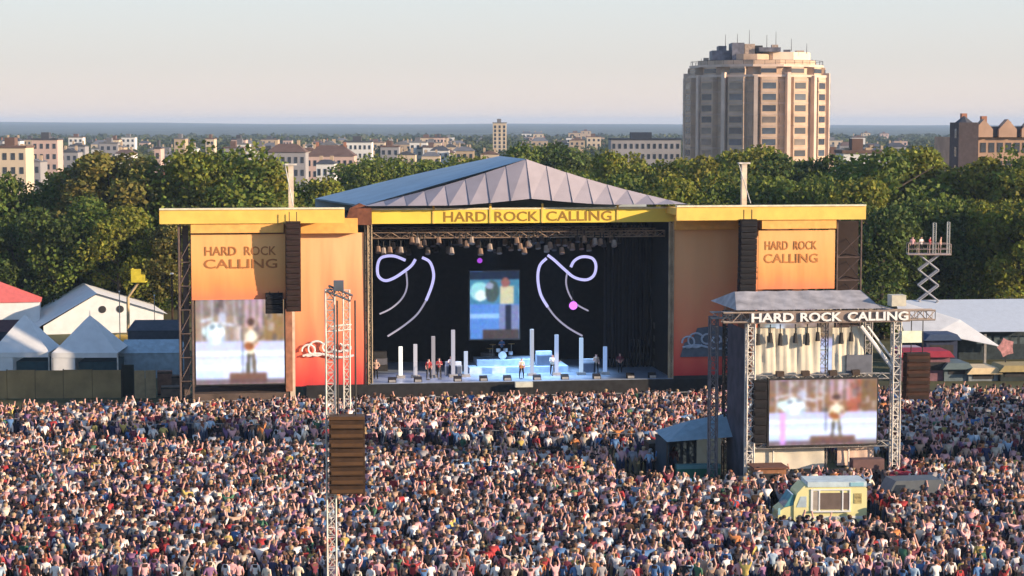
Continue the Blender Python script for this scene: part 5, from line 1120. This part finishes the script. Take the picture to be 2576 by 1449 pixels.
def right_side():
    Y = 200; s = FPX / Y; x = lambda u: at(u, 800, Y).x; z = lambda v: CAMZ + (312 - v) / s
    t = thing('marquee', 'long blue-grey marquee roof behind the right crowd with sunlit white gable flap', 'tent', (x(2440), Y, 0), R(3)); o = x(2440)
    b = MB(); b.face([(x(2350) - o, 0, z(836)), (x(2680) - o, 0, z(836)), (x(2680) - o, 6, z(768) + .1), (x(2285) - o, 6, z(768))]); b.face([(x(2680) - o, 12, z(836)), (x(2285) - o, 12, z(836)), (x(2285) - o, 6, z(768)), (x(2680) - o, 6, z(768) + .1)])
    b.build('roof', mat('shaded_marquee', (.48, .54, .62), .75, var=.05), t)  # blue shade of the near slope is put into the cloth colour
    A_, B_, C_, D_ = (x(2284) - o, 5.7, z(765)), (x(2345) - o, -.4, z(838)), (x(2505) - o, -1.8, z(868)), (x(2425) - o, 1.4, z(808)); E_ = (x(2275) - o, .0, z(842))
    b = MB(); b.face([B_, D_, A_]); b.face([B_, C_, D_]); b.face([E_, B_, A_])
    for f in ((A_, D_, B_), (D_, C_, B_)): b.face([(px, py + .1, pz - .06) for px, py, pz in f])
    b.build('gable_flap', M_pvc, t)
    for u in (2250, 2360, 2480, 2600): MB().box(x(u) - o - .12, x(u) - o + .12, -.1, .14, 0, z(842)).build('leg', M_alu, t)
    MB().box(x(2290) - o, x(2680) - o, 3, 3.2, 0, z(845)).build('back_wall', mat('dark_back', (.035, .05, .06), .9, var=.4), t)
    for i in range(6):
        MB().box(x(2475 + i * 22) - o - .3, x(2475 + i * 22) - o + .3, 1.2, 1.3, 1.8, z(850)).build('screen_panel', mat('teal_grey', (.08, .11, .12), .8, var=.4), t)
    Y2 = 186; s2 = FPX / Y2
    def stall(u0, u1, v0, lab, roofc, wallc, hh=None, Yk=Y2, name='stall', stripe=None):
        xa, xb = at(u0, v0, Yk).x, at(u1, v0, Yk).x; H = at(u0, v0, Yk).z; W = xb - xa; t = thing(name, lab, 'stall', ((xa + xb) / 2, Yk, 0), R(5), 'stalls right of the screen tower')
        MB().box(-W / 2, W / 2, 0, 2.5, 0, H - .6).build('wall', mat('stall_wall_%s' % lab.split()[0], wallc, .8, var=.25), t)
        b = MB(); b.prism([(-W / 2 - .3, H - .597), (W / 2 + .3, H - .597), (W / 2 - .2, H), (-W / 2 + .2, H)], -.5, 2.8); b.build('roof', mat('stall_roof_%s' % lab.split()[0], roofc, .75, var=.12), t)
        MB().box(-W / 2 + .4, W / 2 - .4, -.04, -.003, 1.0, H - 1.1).build('hatch', M_dark, t); return t
    stall(2262, 2392, 882, 'crimson roofed stall behind the hanging brown loudspeakers', (.32, .03, .06), (.20, .10, .12)); stall(2268, 2330, 876, 'mauve low box roof above the crimson stall', (.42, .34, .40), (.2, .05, .08), Yk=192)
    stall(2436, 2512, 924, 'cream topped cabin at right, sunlit', (.72, .56, .34), (.20, .23, .25)); stall(2375, 2440, 912, 'teal-grey cabin between crimson and cream stalls', (.12, .17, .19), (.13, .17, .19)); stall(2516, 2640, 918, 'black stall at the right edge', (.38, .30, .14), (.025, .035, .035))
    stall(2330, 2410, 840, 'navy awning under the marquee flap', (.04, .07, .14), (.03, .04, .08), Yk=196)
    p = at(2530, 912, 188); q = thing('flower_sign', 'pinkish round sign on a thin post at the right edge', 'sign', (p.x, 188, 0)); zc = at(2530, 874, 188).z
    b = MB(); n = 10; pts = [(math.cos(6.283 * k / n) * (.85 if k % 2 else .6), zc + math.sin(6.283 * k / n) * (.95 if k % 2 else .7)) for k in range(n)]; b.prism(pts, -.05, .05); b.build('board', mat('pink_sign', (.55, .26, .25), .7, var=.35, scale=3), q); MB().bar((0, .1, 0), (0, .1, zc), .07, 5).build('post', M_dark, q)
    # camera hoist: lattice mast with platform
    Y3 = 206; s3 = FPX / Y3; c = at(2335, 700, Y3); zz = lambda v: CAMZ + (312 - v) / s3
    t = thing('scissor_lift', 'scissor lift raised before the right trees with people on its platform', 'scissor lift', (c.x, Y3, 0), R(-5)); m = mat('lift_grey', (.34, .34, .36), .6)
    zb, zt = 1.1, zz(640); n = 6; h = (zt - zb) / n; b = MB()
    for k in range(n):
        for y in (-.6, .6):
            b.bar((-1.0, y, zb + k * h), (1.0, y, zb + (k + 1) * h), .10, 5); b.bar((1.0, y, zb + k * h), (-1.0, y, zb + (k + 1) * h), .10, 5)
    b.build('scissor_arms', m, t); MB().box(-1.5, 1.5, -.9, .9, .4, 1.1).build('chassis', mat('lift_body', (.30, .30, .32), .6), t)
    for x_ in (-1.1, 1.1):
        for y in (-.95, .7): MB().bar((x_, y, .4), (x_, y + .25, .4), .4, 12).build('wheel', M_black, t)
    b = MB(); b.box(-2.2, 2.2, -.9, .9, zt, zt + .12)
    for x_ in (-2.15, -1.1, 0, 1.1, 2.15): b.bar((x_, -.88, zt + .1), (x_, -.88, zt + 1.15), .03, 4); b.bar((x_, .88, zt + .1), (x_, .88, zt + 1.15), .03, 4)
    for y in (-.88, .88): b.bar((-2.15, y, zt + 1.15), (2.15, y, zt + 1.15), .035, 4); b.bar((-2.15, y, zt + .6), (2.15, y, zt + .6), .03, 4)
    b.build('platform', mat('platform_pale', (.50, .38, .33), .7), t)
    b = MB(); b.truss((.55, 0, zt + .12), (.55, 0, zz(560)), .3, .04, .4); b.truss((2.0, .3, zt + .12), (2.0, .3, zz(558)), .25, .04, .4); b.build('aerial_mast', mat('aerial_grey', (.42, .43, .40), .6), t)
    for i, (dx, sh_, ha_, wd) in enumerate(((-1.7, 5, 2, 'pink'), (-.8, 0, 0, 'white'), (.1, 4, 1, 'red'), (1.2, 7, 2, 'tan'))):
        person(c.x + dx, Y3 - .1, zt + .12, math.pi + .4 * i, (0, 6, 2, 7)[i], sh_, ha_, 0, 1, 'person in %s top standing on the scissor lift platform, %s' % (wd, ordinal(i, 4)), 'people on the scissor lift')
right_side()
plant_trees([(u, v, Y, k, 1.2) for u, v, Y, k in ((3560, 770, 128, 1), (3500, 800, 134, 4), (3440, 800, 140, 0), (3400, 810, 146, 1), (3380, 830, 152, 4))], 'beyond the right edge of the crowd', 'trees by the crowd edge')
haze()
for k, v in LABELS.items():
    if k and len(v) > 1: print('DUP LABEL', len(v), k)
    if k and not 4 <= len(k.split()) <= 16: print('LEN', len(k.split()), k)
